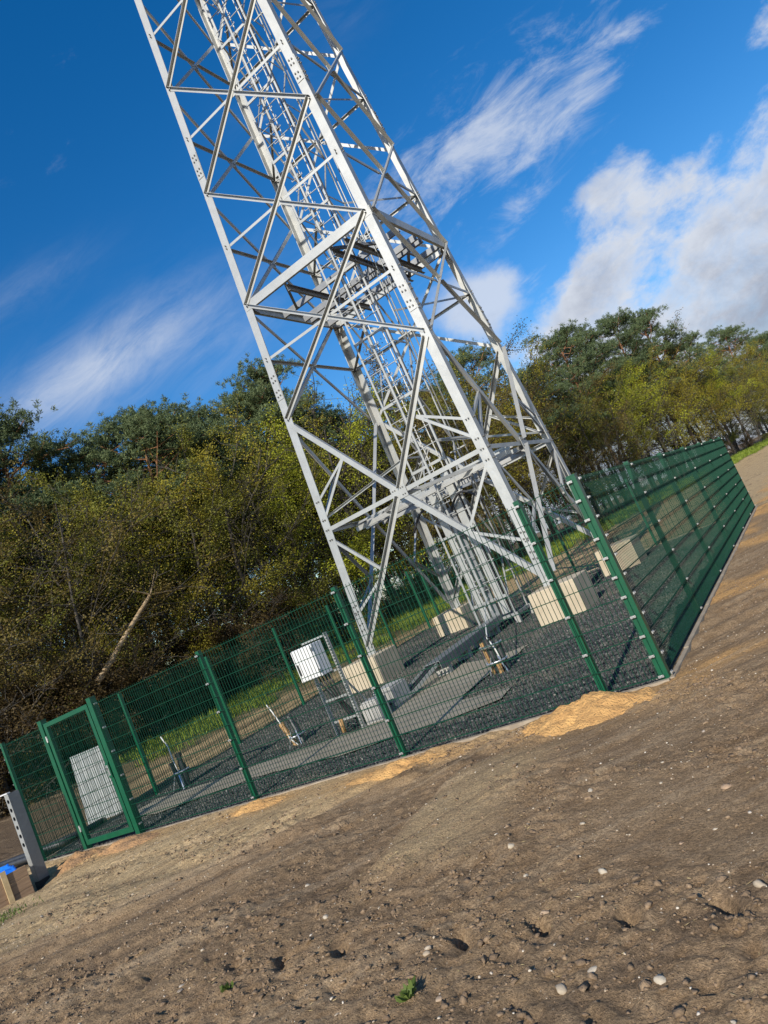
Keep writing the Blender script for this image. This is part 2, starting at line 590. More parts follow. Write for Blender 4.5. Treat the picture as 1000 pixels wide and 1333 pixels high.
XL, YB = -10.85, 14.83          # compound: x from XL to 0, y from 0 to YB
WY = np.array([-60, -10, 5, 15, 30, 50, 75, 110, 260.])
WX = np.array([-22, -19, -17.6, -16., -13.6, -9.6, -6., -2., 12.])


def wood_x(y): return np.interp(y, WY, WX)


PILES = [(-.70, -.36, .62, .38, .17), (-2.95, -.42, .85, .26, .07), (-5.25, -.34, .6, .24, .07), (-7.95, -.36, .75, .26, .10), (-9.15, -.45, .42, .34, .11)]


def across(x, y):
    """distance across the curved wheel tracks that swing round the fence corner"""
    return y - np.where(x < -1.6, .78 * (x + 1.6), 0) - np.where(x > -1.6, 1.75 * (x + 1.6), 0) * .62


def streak(x, y):
    a = across(x, y) + .25 * perlin(x * .5, y * .5)
    l = x * .8 + y * .6
    return (.6 * perlin(a * 1.6 + 4, l * .14) + .55 * perlin(a * 4.2, l * .3 + 7) + .4 * perlin(a * 11, l * .7) + .3 * perlin(a * 24, l * 1.4)) * 1.5


def ground_h(x, y, fine=True):
    e = x - wood_x(y)                       # metres in front of the wood edge
    z = .55 * sstep(4.2, .3, e) + .35 * sstep(0, -12, e)
    z = z + .10 * perlin(x * .11 + 7, y * .11) * sstep(12, 40, np.hypot(x + 3, y))
    inside = (x > XL - .02) & (x < .02) & (y > -.02) & (y < YB + .02)
    din = np.minimum(np.minimum(x - XL, -x), np.minimum(y, YB - y))
    soil = .016 * perlin(x * .7, y * .9) + .030 * perlin(x * .35 + 3, y * .5)
    if fine:
        rough = sstep(-.1, .35, perlin(x * .8 + 31, y * 1.1 + 5) + .45 * sstep(-2.6, -3.6, y))
        soil = soil + (.010 + .016 * rough) * perlin(x * 3.1, y * 3.7)
        soil = soil + (.005 + .018 * rough) * (1 - 2.4 * np.abs(perlin(x * 7.3 + 9, y * 8.1)))
        soil = soil + (.003 + .012 * rough) * perlin(x * 15, y * 17) + (.002 + .006 * rough) * perlin(x * 27 + 4, y * 26)
        hole = sstep(-3.5, -3.0, y) * sstep(-.8, -1.3, y) * sstep(-3.7, -3.0, x) * sstep(-1.70, -1.95, x + .12 * perlin(x * 0 + 2.2, y * 1.6))
        soil = soil + hole * (.028 * np.abs(perlin(x * 6, y * 6.5)) + .03 * (.4 - np.abs(perlin(x * 9 + 3, y * 9))) + .012 * perlin(x * 19, y * 18))
        near = sstep(-3.45, -3.9, y)
        soil = soil + near * (.024 * (.35 - np.abs(perlin(x * 6.2 + 1, y * 6.8))) + .014 * perlin(x * 13, y * 14))
        for ac, dp, wd in ((-.85, .045, .13), (-.15, .05, .15), (.38, .04, .12), (-1.55, .035, .12)):
            aa = across(x, y) - ac + .10 * perlin(x * .7 + ac * 9, y * .7)
            soil = soil + (-dp * np.exp(-(aa / wd) ** 2) + .5 * dp * np.exp(-((aa - 1.9 * wd) / wd) ** 2)) * sstep(-9., -7., x) * (.6 + .6 * perlin(x * .9 + ac, y * .9)) * (1 - hole)
        # step beside the old wheel rut
        st = sstep(-.14, .10, x + 1.78 + .10 * perlin(x * 0 + 2.2, y * 1.6) + .03 * perlin(x * 5, y * 6))
        win = sstep(-3.3, -2.7, y) * sstep(-.7, -1.5, y) * sstep(-3.6, -2.2, x) * sstep(.4, -.9, x)
        soil = soil + win * (.13 * st - .075)
        soil = soil + .010 * streak(x, y) * (1 - .6 * rough)
        # a row of pits left by a tyre and wheel tracks along the fence
        ph = (x * 2.25 + .25 * perlin(x * 1.3, x * 0 + 4))
        fr = ph - np.round(ph)
        pit = np.exp(-(fr / .17) ** 2 - ((y + 3.78 + .35 * fr + .05 * perlin(x * 2, x * 0)) / .055) ** 2)
        soil = soil - .085 * pit * (perlin(x * 1.7 + 3, x * 0 + 8) > -.28) * sstep(-3.4, -2.8, x)
        for yy, amp, wd in ((-1.15, .030, .17), (-1.75, .028, .15), (-2.75, .022, .2)):
            soil = soil - amp * np.exp(-((y - yy + .12 * perlin(x * .5, x * 0 + yy)) / wd) ** 2) * sstep(-1.7, -3.2, x)
        # long low ridges running past the right-hand fence
        rr = sstep(.4, 1.2, x + 0 * y) * sstep(0, 2, y)
        soil = soil + rr * .05 * perlin(x * .7, y * .55 + 9)
    # bank against the kerb, sand piles
    soil = soil + .03 * np.exp(-(np.maximum(-y, 0) / .25) ** 2) * (perlin(x * 1.1, y * 0 + 2.) + .1) * (y < .1)
    ext = np.hypot(np.maximum(np.maximum(XL - x, x), 0), np.maximum(np.maximum(y - YB, -y), 0))
    z = z + soil * np.where(inside, 0, sstep(0., .12, ext)) * sstep(60, 20, np.hypot(x, y))
    z = z - .06 * np.where(inside, sstep(0, .10, din), 0) + .2 * np.where(inside, 0, 0)
    # hollow by the steel post
    z = z - .16 * np.exp(-((x + 9.62) / .42) ** 2 - ((y + 1.05) / .36) ** 2) * (y < 0)
    return z


def gh(x, y):
    return float(ground_h(np.array([float(x)]), np.array([float(y)]))[0])


def lines(a, b, step, lo, hi, g=1.09, mx=9.):
    c = list(np.arange(a, b, step))
    s = step; x = b
    while x < hi:
        c.append(x); s = min(s * g, mx); x += s
    c.append(hi)
    s = step; x = a; pre = []
    while True:
        s = min(s * g, mx); x -= s
        if x <= lo: break
        pre.append(x)
    return np.array([lo] + pre[::-1] + c)


def build_ground():
    xs = lines(-10.4, 2.6, .021, -260, 330, 1.06, 12)
    ys = lines(-5.0, .6, .019, -70, 420, 1.022, 12)
    X, Y = np.meshgrid(xs, ys)
    Z = ground_h(X, Y)
    nx, ny = len(xs), len(ys)
    v = np.stack([X, Y, Z], -1).reshape(-1, 3)
    i = np.arange(nx - 1)[None, :] + nx * np.arange(ny - 1)[:, None]
    i = i.ravel()
    f = np.stack([i, i + 1, i + nx + 1, i + nx], -1)
    me = np_mesh('ground', v, f)
    e = X - wood_x(Y)
    nz = perlin(X * .9, Y * 1.1) * .5 + perlin(X * 3, Y * 3.6) * .3
    tan = sstep(-.25, .3, -(X + 3.6) * .3 + nz * .8 - .75 * np.maximum(-Y - 1.5 + .33 * (X + 6), 0) + .34) * (Y < .3) * sstep(-14, -11.5, X)
    tan = np.maximum(tan, .75 * sstep(-.1, .5, nz + .28) * (Y < .3) * sstep(-1.3, -.2, Y) * sstep(.4, -1.5, X))
    # straw-coloured track beyond the left and the back fence
    tr = ((X < XL) | (Y > YB)) * sstep(1.6, 3.0, e + .5 * nz) * (X < .6) * sstep(1., 5., Y - 1.2 * np.maximum(-13.5 - X, 0))
    tan = np.maximum(tan, tr * (.9 + .3 * nz))
    org = np.zeros_like(X)
    n2 = perlin(X * .5 + 2, Y * .42) + .5 * perlin(X * 1.7, Y * 1.3)
    org = np.maximum(org, sstep(.02, .34, n2 + .10) * sstep(-.45, .1, X) * sstep(2.7, .9, X + .02 * Y) * sstep(-1.0, .2, Y) * sstep(40, 18, Y))
    # sand tongue off the corner post
    org = np.maximum(org, np.exp(-((Y + .35 - .55 * (X + .4)) / .30) ** 2) * sstep(-1.2, -.5, X) * sstep(1.5, .6, X) * (.65 + nz))
    for (px, py, sx, sy, h) in PILES:
        org = np.maximum(org, np.exp(-((X - px) / sx / 1.25) ** 2 - ((Y - py) / sy / 1.25) ** 2) * 1.15 * (.8 + .8 * nz) * (Y < 0))
    grs = sstep(3.0, 2.2, e + .8 * nz) * sstep(-6, -1, e) * sstep(4, 8, Y)
    darken = np.exp(-((Y + .78 + .10 * (X + 1.9)) / .085) ** 2) * sstep(-3.2, -2.6, X) * sstep(-1.2, -1.9, X)
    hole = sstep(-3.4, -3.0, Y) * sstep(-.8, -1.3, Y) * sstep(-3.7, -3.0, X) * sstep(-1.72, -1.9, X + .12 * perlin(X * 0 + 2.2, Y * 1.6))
    darken = np.maximum(darken, .34 * hole)
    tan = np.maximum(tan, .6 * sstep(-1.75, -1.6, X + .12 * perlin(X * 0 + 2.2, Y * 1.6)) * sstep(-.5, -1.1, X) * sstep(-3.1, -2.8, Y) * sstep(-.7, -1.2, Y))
    darken = np.maximum(darken, .24 * sstep(.1, .5, perlin(X * .5 + 8, Y * 1.3 + 3) + .15) * (Y < 0))
    darken = np.maximum(darken, .55 * sstep(2., -2., e))  # darker towards the wood edge
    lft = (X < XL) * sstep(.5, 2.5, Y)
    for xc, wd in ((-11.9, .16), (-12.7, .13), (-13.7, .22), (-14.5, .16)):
        darken = np.maximum(darken, .95 * lft * np.exp(-((X - xc + .25 * perlin(Y * .4, Y * 0 + xc) + .15 * nz) / wd) ** 2))  # wavering darker bands alongside the left fence
    darken = np.maximum(darken, .9 * (X < XL) * (1 - sstep(1., 5., Y - 1.2 * np.maximum(-13.5 - X, 0))) * sstep(-2.2, -.8, Y) * sstep(-10.9, -11.5, X))  # darker brown ground outside the left fence, behind the gate
    sk = streak(X, Y).astype(np.float32)
    a2 = me.attributes.new('streak', 'FLOAT', 'POINT'); a2.data.foreach_set('value', sk.ravel())
    A = np.clip(np.stack([tan, org, grs, darken], -1), 0, 1).astype(np.float32)
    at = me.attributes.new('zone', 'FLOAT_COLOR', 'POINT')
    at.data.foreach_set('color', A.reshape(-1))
    me.shade_smooth()
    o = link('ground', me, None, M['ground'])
    o['kind'] = 'structure'


build_ground()


def icos(sub=1):
    import bmesh
    bm = bmesh.new()
    bmesh.ops.create_icosphere(bm, subdivisions=sub, radius=1)
    v = np.array([x.co[:] for x in bm.verts]); f = np.array([[y.index for y in x.verts] for x in bm.faces])
    bm.free()
    return v, f


def lumps(name, P, S, mat, sub=1, flat=.65, rough=.28, kind='stuff', seed=1, up=True):
    """many irregular lumps at P with sizes S as one mesh"""
    rg = np.random.default_rng(seed)
    v0, f0 = icos(sub)
    n = len(P)
    V = np.repeat(v0[None], n, 0) * (1 + rg.normal(0, rough, (n, len(v0), 1)))
    sc = rg.uniform(.6, 1.2, (n, 1, 3)); sc[:, :, 2] *= flat
    V = V * sc
    a = rg.uniform(0, 6.28, n); c, s = np.cos(a)[:, None], np.sin(a)[:, None]
    x = V[:, :, 0] * c - V[:, :, 1] * s; y = V[:, :, 0] * s + V[:, :, 1] * c
    V = np.stack([x, y, V[:, :, 2]], -1) * np.asarray(S)[:, None, None] + np.asarray(P)[:, None, :]
    F = (f0[None] + (np.arange(n) * len(v0))[:, None, None]).reshape(-1, 3)
    o = link(name, np_mesh(name, V.reshape(-1, 3), F), None, mat)
    if kind: o['kind'] = kind
    return o


def scatter(n, x0, x1, y0, y1, dens=None):
    x = NR.uniform(x0, x1, n); y = NR.uniform(y0, y1, n)
    if dens is not None:
        k = NR.uniform(0, 1, n) < dens(x, y)
        x, y = x[k], y[k]
    return x, y


# soil crumbs and grit on the bare field
x, y = scatter(60000, -9.5, 2.2, -5.0, -.25, lambda x, y: .08 + .75 * sstep(.0, .4, perlin(x * .8 + 31, y * 1.1 + 5) + .45 * sstep(-2.6, -3.6, y)) * sstep(-.2, .3, perlin(x * 2.3, y * 2.6) + .15))
S = np.minimum(NR.lognormal(-5.0, .55, len(x)), .028)
x2, y2 = scatter(9000, .12, 4.2, -1.5, 10, lambda x, y: .1 + .8 * sstep(.0, .4, perlin(x * .9 + 31, y * .8 + 5) + .1))
S2 = np.minimum(NR.lognormal(-4.75, .5, len(x2)), .034)
x = np.concatenate([x, x2]); y = np.concatenate([y, y2]); S = np.concatenate([S, S2])
lumps('soil_clods', np.stack([x, y, ground_h(x, y) + S * .15], -1), S, M['clod'], 1, .55, .36, seed=5)
x, y = scatter(16000, -9.5, 6, -5.2, 9, lambda x, y: np.where((x < .08) & (y > -.12), 0, .6))
S = np.minimum(NR.lognormal(-5.35, .45, len(x)), .016)
lumps('grit', np.stack([x, y, ground_h(x, y) + S * .2], -1), S, M['grit'], 1, .6, .2, seed=6)

# short dry straws on the soil
x, y = scatter(5200, -8.5, 2.0, -4.9, -.4, lambda x, y: sstep(-.25, .35, perlin(x * .9 + 11, y * 1.2)) * sstep(-1.2, -3., y) + .06)
n = len(x)
STRAW = (np.stack([x, y, ground_h(x, y) + .004], -1), n)

# ------------------------------------------------------------------ compound floor
def gfl(x, y):
    """level of the gravel, rising a little to the far left corner"""
    return .2 * np.clip(-np.asarray(x) / 10.85, 0, 1) ** 3 * np.clip(np.asarray(y) / 14.8, 0, 1)


xs = np.linspace(XL + .03, -.03, 56); ys = np.linspace(.04, YB - .03, 76)
X, Y = np.meshgrid(xs, ys)
Z = gfl(X, Y) + .012 * perlin(X * .9, Y * .9) - .012
v = np.stack([X, Y, Z], -1).reshape(-1, 3)
i = (np.arange(55)[None, :] + 56 * np.arange(75)[:, None]).ravel()
me = np_mesh('gravel_bed', v, np.stack([i, i + 1, i + 57, i + 56], -1)); me.shade_smooth()
o = link('gravel_bed', me, None, M['gbed']); o['kind'] = 'structure'

PATH = [(-10.2, 1.25), (-8.88, .86), (-7.6, 1.12), (-6.9, 1.30), (-4.91, .98), (-3.88, 1.08), (-2.92, 1.16), (-2.40, 1.34), (-2.42, 1.86), (-3.35, 2.02), (-3.45, 2.68),
        (-3.40, 3.6), (-3.30, 4.26), (-3.3, 4.95), (-3.79, 4.75), (-4.5, 5.05), (-5.24, 5.52), (-5.62, 5.19), (-5.45, 3.13), (-5.22, 2.36), (-6.25, 2.3), (-7.68, 2.15), (-8.6, 1.95), (-10.2, 1.95)]


def in_poly(x, y, poly):
    r = np.zeros(len(x), bool)
    n = len(poly)
    for k in range(n):
        x0, y0 = poly[k]; x1, y1 = poly[(k + 1) % n]
        c = ((y0 > y) != (y1 > y)) & (x < (x1 - x0) * (y - y0) / (y1 - y0 + 1e-12) + x0)
        r ^= c
    return r


def fine_poly(poly, step=.12, amp=.045):
    q = []
    for k in range(len(poly)):
        a = np.array(poly[k]); b = np.array(poly[(k + 1) % len(poly)])
        n = max(1, int(np.linalg.norm(b - a) / step))
        for j in range(n):
            p = a + (b - a) * j / n
            dx = amp * perlin(np.array([p[0] * 2.7]), np.array([p[1] * 2.7]))[0] * 2
            dy = amp * perlin(np.array([p[0] * 2.7 + 9]), np.array([p[1] * 2.7]))[0] * 2
            q.append((p[0] + dx, p[1] + dy))
    return q


PF = fine_poly(PATH)
mb = MB()
mb.add([(a, b, float(gfl(a, b)) + .016) for a, b in PF], [tuple(range(len(PF)))])
pobj = mb.build('sand_path', M['path'])
pobj['kind'] = 'structure'

# stones of the gravel: points that carry one chip each
def gravel_points():
    n = 120000
    u = NR.uniform(0, 1, n)
    x = NR.uniform(XL + .05, -.05, n)
    y = .06 + (YB - .1) * u ** 1.25
    ok = ~in_poly(x, y, PF) | (NR.uniform(0, 1, n) < .02)
    for bx, by in ((-8.17, 7.1), (-3.2, 7.1), (-3.2, 12.0), (-8.2, 12.0)):
        ok &= ~((abs(x - bx) < .5) & (abs(y - by) < .5))
    x, y = x[ok], y[ok]
    z = gfl(x, y) + .012 * perlin(x * .9, y * .9) - .004
    me = bpy.data.meshes.new('gravel')
    me.vertices.add(len(x)); me.vertices.foreach_set('co', np.stack([x, y, z], -1).astype(np.float32).ravel())
    dn = np.clip(.16 + .75 * perlin(x * .5 + 3, y * .7) + .5 * perlin(x * 1.9, y * 2.1), 0, .55).astype(np.float32)
    at = me.attributes.new('dust', 'FLOAT', 'POINT'); at.data.foreach_set('value', dn)
    o = link('gravel', me, None, M['gravel']); o['kind'] = 'stuff'
    ng = bpy.data.node_groups.new('gravel_chips', 'GeometryNodeTree')
    ng.interface.new_socket('Geometry', in_out='INPUT', socket_type='NodeSocketGeometry')
    ng.interface.new_socket('Geometry', in_out='OUTPUT', socket_type='NodeSocketGeometry')
    N = ng.nodes; L = ng.links
    gi = N.new('NodeGroupInput'); go = N.new('NodeGroupOutput')
    ico = N.new('GeometryNodeMeshIcoSphere'); ico.inputs['Radius'].default_value = .5; ico.inputs['Subdivisions'].default_value = 1
    sp = N.new('GeometryNodeSetPosition')
    nz = N.new('ShaderNodeTexNoise'); nz.inputs['Scale'].default_value = 2.3
    vm = N.new('ShaderNodeVectorMath'); vm.operation = 'SUBTRACT'; vm.inputs[1].default_value = (.5, .5, .5)
    vs = N.new('ShaderNodeVectorMath'); vs.operation = 'SCALE'; vs.inputs['Scale'].default_value = 1.1
    L.new(nz.outputs['Color'], vm.inputs[0]); L.new(vm.outputs[0], vs.inputs[0])
    L.new(ico.outputs['Mesh'], sp.inputs['Geometry']); L.new(vs.outputs[0], sp.inputs['Offset'])
    sm = N.new('GeometryNodeSetMaterial'); sm.inputs['Material'].default_value = M['gravel']
    L.new(sp.outputs[0], sm.inputs[0])
    ip = N.new('GeometryNodeInstanceOnPoints')
    L.new(gi.outputs[0], ip.inputs['Points']); L.new(sm.outputs[0], ip.inputs['Instance'])
    rr = N.new('FunctionNodeRandomValue'); rr.data_type = 'FLOAT_VECTOR'
    rr.inputs[0].default_value = (0, 0, 0); rr.inputs[1].default_value = (6.28, 6.28, 6.28)
    rs = N.new('FunctionNodeRandomValue'); rs.data_type = 'FLOAT_VECTOR'
    rs.inputs[0].default_value = (.016, .015, .012); rs.inputs[1].default_value = (.050, .040, .032); rs.inputs['Seed'].default_value = 4
    e2r = N.new('FunctionNodeEulerToRotation')
    L.new(rr.outputs[0], e2r.inputs[0]); L.new(e2r.outputs[0], ip.inputs['Rotation'])
    L.new(rs.outputs[0], ip.inputs['Scale'])
    sa = N.new('GeometryNodeStoreNamedAttribute'); sa.data_type = 'FLOAT'; sa.domain = 'INSTANCE'
    sa.inputs['Name'].default_value = 'tint'
    rf = N.new('FunctionNodeRandomValue'); rf.data_type = 'FLOAT'; rf.inputs['Seed'].default_value = 9
    L.new(ip.outputs[0], sa.inputs['Geometry']); L.new(rf.outputs[1], sa.inputs['Value'])
    L.new(sa.outputs[0], go.inputs[0])
    md = o.modifiers.new('chips', 'NODES'); md.node_group = ng


gravel_points()

# kerb of edging stones under the fence
kerb = bpy.data.objects.new('kerb_edging', None); COL.objects.link(kerb); kerb['kind'] = 'structure'
kme = None


def kerb_run(p0, p1):
    global kme
    p0, p1 = Vector(p0), Vector(p1)
    L_ = (p1 - p0).length; n = round(L_); st = L_ / n
    if kme is None:
        mb = MB().box((.004, -.025, -.22), (.996, .025, .022))
        ob = mb.build('kerb_stone', M['kerb'], kerb); kme = ob.data; first = ob
        ob.modifiers.new('b', 'BEVEL').width = .006
    else:
        first = None
    a = math.atan2((p1 - p0).y, (p1 - p0).x)
    for k in range(n):
        ob = first if (first and k == 0) else link('kerb_stone', kme, kerb)
        q = p0 + (p1 - p0) * (k / n)
        ob.location = (q.x, q.y, float(gfl(q.x, q.y)) + R.uniform(-.008, .006))
        ob.rotation_euler = (R.uniform(-.02, .02), 0, a + R.uniform(-.003, .003))
        ob.scale = (st, 1, 1)


kerb_run((XL, -.055, 0), (.05, -.055, 0))
kerb_run((.055, 0, 0), (.055, YB, 0))
kerb_run((XL - .055, YB, 0), (XL - .055, 0, 0))
kerb_run((0, YB + .055, 0), (XL, YB + .055, 0))

# ------------------------------------------------------------------ fence
PANEL = 2.0   # height
meshes = {}


def wire_mesh_data(w):
    k = ('v', round(w, 2))
    if k in meshes: return meshes[k]
    mb = MB()
    n = int(w / .05)
    off = (w - n * .05) / 2
    r = .0026
    for i in range(n + 1):
        xx = off + i * .05
        mb.prism([(-r, -r), (r, -r), (r, r), (-r, r)], (xx, 0, .035), (xx, 0, 2.08), (1, 0, 0), (0, 1, 0))
    me = bpy.data.meshes.new('wire_mesh'); me.from_pydata(mb.v, [], mb.f); me.materials.append(M['wire'])
    meshes[k] = me
    return me


def hwire_data(w):
    k = ('h', round(w, 2))
    if k in meshes: return meshes[k]
    mb = MB(); r = .0034
    for yy in (-.0065, .0065):
        mb.prism([(-r, -r), (r, -r), (r, r), (-r, r)], (0.005, yy, 0), (w - .005, yy, 0), (0, 1, 0), (0, 0, 1))
    me = bpy.data.meshes.new('horizontal_wire'); me.from_pydata(mb.v, [], mb.f); me.materials.append(M['wire'])
    meshes[k] = me
    return me


def post_data(sx, sy, h):
    k = ('p', sx, sy, h)
    if k in meshes: return meshes[k]
    mb = MB().box((-sx / 2, -sy / 2, -.3), (sx / 2, sy / 2, h))
    me = bpy.data.meshes.new('post'); me.from_pydata(mb.v, [], mb.f); me.materials.append(M['green'])
    meshes[k] = me
    return me


mb = MB().box((-.027, -.012, -.012), (.027, 0, .012)).tube([(0, -.012, 0), (0, -.022, 0)], .009, 8)
CLIP = bpy.data.meshes.new('clip'); CLIP.from_pydata(mb.v, [], mb.f); CLIP.materials.append(M['clip'])
mb = MB().box((-.5, -.5, 0), (.5, .5, 1)).box((-.42, -.42, 1), (.42, .42, 1.25))
CAP = bpy.data.meshes.new('post_cap'); CAP.from_pydata(mb.v, [], mb.f); CAP.materials.append(M['green'])


def add_panel(rt, xa, xb, z0a=0., z0b=0.):
    w = xb - xa
    sl = math.atan2(z0b - z0a, w)
    o = link('wire_mesh', wire_mesh_data(w), rt, None, (xa, 0, z0a)); o['kind'] = 'stuff'
    o.rotation_euler = (0, -sl, 0)
    for k in range(11):
        h = link('horizontal_wire', hwire_data(w), rt, None, (xa, 0, z0a + .05 + .2 * k)); h.rotation_euler = (0, -sl, 0)


def add_post(rt, xx, z0=0., sx=.06, sy=.06, clips=6, h=2.1, side=1, clip_y=None):
    """post behind the mesh; clips on the mesh side"""
    p = link('post', post_data(sx, sy, h), rt, None, (xx, side * (sy / 2 + .012), z0))
    c = link('post_cap', CAP, p, None, (0, 0, h)); c.scale = (sx * 1.08, sy * 1.08, .008)
    for k in range(clips):
        z = 2.05 - k * (2.0 / (clips - 1))
        cl = link('clip', CLIP, p, None, (0, (-sy / 2 - .021) * side if clip_y is None else clip_y, z))
        if side < 0: cl.rotation_euler = (0, 0, math.pi)
    return p


# local x of each run goes along the fence, local +y into the compound
fr = root('mesh_fence', (0, 0, 0), 'green welded mesh fence with short first panel along the front of the compound', 'fence', rz=0)
FX = [0, -.62, -3.13, -5.64, -8.15]
for a, b in zip(FX[1:], FX[:-1]):
    add_panel(fr, a + .0, b - .0)
for xx in FX[1:4]:
    add_post(fr, xx)
# the stout corner post belongs to the front run
cp = link('corner_post', post_data(.09, .09, 2.1), fr, None, (-.008, .058, 0))
c = link('post_cap', CAP, cp, None, (0, 0, 2.1)); c.scale = (.098, .098, .01)
for k in range(11):
    z = 2.05 - .2 * k
    a = link('clip', CLIP, cp, None, (-.02, -.066, z))
    b = link('clip', CLIP, cp, None, (.064, .0, z)); b.rotation_euler = (0, 0, math.pi / 2)
# short piece left of the gate
add_panel(fr, XL, -9.57)

rt = root('mesh_fence', (0.0, 0.0, 0), 'green mesh fence seen at a steep angle along the right side of the compound', 'fence', rz=math.pi / 2)
RY = [.02, 2.74, 5.25, 7.76, 10.27, 12.78, YB]
for a, b in zip(RY[:-1], RY[1:]): add_panel(rt, a, b)
for yy in RY[1:]: add_post(rt, yy, sx=.06, sy=.06, side=1)

lf = root('mesh_fence', (XL, 0, 0), 'green mesh fence along the left side of the compound facing the near trees', 'fence', rz=math.pi / 2)
LY = [YB * k / 6 for k in range(7)]
for a, b in zip(LY[:-1], LY[1:]): add_panel(lf, a, b, float(gfl(XL, a)), float(gfl(XL, b)))
for k, yy in enumerate(LY):
    add_post(lf, yy, float(gfl(XL, yy)), side=-1, clips=10 if k == 0 else 6, clip_y=None)
bf = root('mesh_fence', (0, YB, 0), 'green mesh fence along the back of the compound behind the tower feet', 'fence', rz=math.pi)
BX = [0, 2.75, 5.26, 7.77, 10.28, -XL]
for a, b in zip(BX[:-1], BX[1:]): add_panel(bf, a, b, float(gfl(-a, YB)), float(gfl(-b, YB)))
for xx in BX[1:-1]: add_post(bf, xx, float(gfl(-xx, YB)), side=1)

# gate
gt = root('gate', (-9.55, 0, 0), 'narrow green mesh gate with a lever handle in the front fence', 'gate')
GW = 1.40
for xx in (0, GW):
    p = link('gate_post', post_data(.10, .10, 2.16), gt, None, (xx, .02, 0))
    c = link('post_cap', CAP, p, None, (0, 0, 2.16)); c.scale = (.108, .108, .01)
    for k in range(6):
        q = link('clip', CLIP, p, None, (-.064 if xx == 0 else .064, 0, 2.05 - .38 * k))
        q.rotation_euler = (0, 0, -math.pi / 2 if xx == 0 else math.pi / 2)
fx0, fx1 = .085, GW - .075
for nm, lo, hi in (('frame_stile', (fx0, -.03, .07), (fx0 + .07, .03, 2.1)), ('frame_stile', (fx1 - .07, -.03, .07), (fx1, .03, 2.1)),
                   ('frame_rail', (fx0 + .07, -.03, 2.03), (fx1 - .07, .03, 2.1)), ('frame_rail', (fx0 + .07, -.03, .07), (fx1 - .07, .03, .15))):
    MB().box(lo, hi).build(nm, M['green'], gt, bevel=.004)
w = fx1 - fx0 - .14
o = link('wire_mesh', wire_mesh_data(w), gt, None, (fx0 + .07, 0, .09)); o.scale = (1, 1, .935); o['kind'] = 'stuff'
for k in range(10):
    link('horizontal_wire', hwire_data(w), gt, None, (fx0 + .07, 0, .22 + .2 * k))
for zz in (.35, 1.85):
    MB().tube([(.05, -.03, zz), (fx0 + .01, -.03, zz)], .014, 8).tube([(.066, -.035, zz - .05), (.066, -.035, zz + .05)], .016, 8).build('hinge', M['clip'], gt)
lk = MB().box((fx1 - .078, -.045, .93), (fx1 + .004, .045, 1.16)).build('lock_case', M['green'], gt, bevel=.004)
MB().tube([(fx1 - .035, -.045, 1.09), (fx1 - .035, -.095, 1.09), (fx1 - .155, -.095, 1.10)], .010, 8).box((fx1 - .055, -.050, .97), (fx1 - .015, -.045, 1.13)).build('handle', M['clip'], lk)

# ------------------------------------------------------------------ lattice tower
TX, TY, TZ = -5.707, 9.613, .66
TP = .0431
LV = [.66, 6.694, 9.80, 12.972, 16.112, 19.25, 22.39, 25.53, 28.67]
ZM = 3.782


def hw(z): return 2.458 - TP * (z - .66)


SG = {'A': (-1, -1), 'B': (1, -1), 'D': (1, 1), 'C': (-1, 1)}


def cor(k, z):
    s = SG[k]; h = hw(z)
    return Vector((s[0] * h, s[1] * h, z - TZ))


tw = root('lattice_tower', (TX, TY, TZ), 'tall four-legged galvanised steel lattice tower standing inside the green fence', 'tower')
FACES = [('A', 'B', Vector((0, -1, 0))), ('B', 'D', Vector((1, 0, 0))), ('D', 'C', Vector((0, 1, 0))), ('C', 'A', Vector((-1, 0, 0)))]
ZT = LV[-1] + .2
for k, s in SG.items():
    u = Vector((-s[0], 0, 0)); v = Vector((0, -s[1], 0))
    p0, p1 = cor(k, .675), cor(k, ZT)
    leg = MB().angle(p0, p1, u, v, .22, .02).build('leg', M['galv'], tw)
    # base plate and splice plates with bolts
    MB().box((p0.x - .12 - .1 * s[0], p0.y - .12 - .1 * s[1], 0), (p0.x + .12 - .1 * s[0], p0.y + .12 - .1 * s[1], .025)).build('base_plate', M['galv'], leg)
    bolts = MB()
    for zc, ln in ((1.55, .8), (LV[1] + .28 * 3.1, .7), (LV[3] + .27 * 3.1, .7), (LV[5] + .28 * 3.1, .7), (LV[7] + .28 * 3.1, .7)):
        a, b = cor(k, zc - ln / 2), cor(k, zc + ln / 2)
        sp = MB()
        for (d1, d2) in ((u, v), (v, u)):
            sp.prism([(.012, -.014), (.205, -.014), (.205, -.001), (.012, -.001)], a, b, d1, d2)
        sp.build('splice_plate', M['galv'], leg)
        for (d1, d2) in ((u, v), (v, u)):
            for r_ in range(5):
                if r_ == 2: continue
                for w_ in (.075, .155):
                    q = a + (b - a) * ((r_ + .7 + (.12 if w_ > .1 else 0)) / 5.4) + d1 * w_
                    bolts.tube([q - d2 * .014, q - d2 * .040], .021, 6)
    o = bolts.build('bolt_heads', M['bolt'], leg); o['kind'] = 'stuff'


def face_pt(f, s, z, off=0.):
    """point on a face: s from -1 (first leg) to 1 (second leg)"""
    a, b, n = f
    pa, pb = cor(a, z), cor(b, z)
    return (pa + pb) / 2 + (pb - pa) / 2 * s + n * off


def brace(name, f, p0, p1, a=.09, t_=.009, outward=True, lift=.0, mat='galv', flip=False):
    n = f[2]
    dd = (p1 - p0).normalized()
    u = n.cross(dd).normalized()
    if u.z > 0: u = -u
    if flip: u = -u
    v = n if outward else -n
    q0, q1 = p0 - u * a * .5 + n * lift, p1 - u * a * .5 + n * lift
    return MB().angle(q0, q1, u, v, a, t_).build(name, M[mat], tw)


def sub_bolts(pts, n):
    b = MB()
    for p in pts:
        b.tube([p, p + n * .022], .014, 6)
    return b


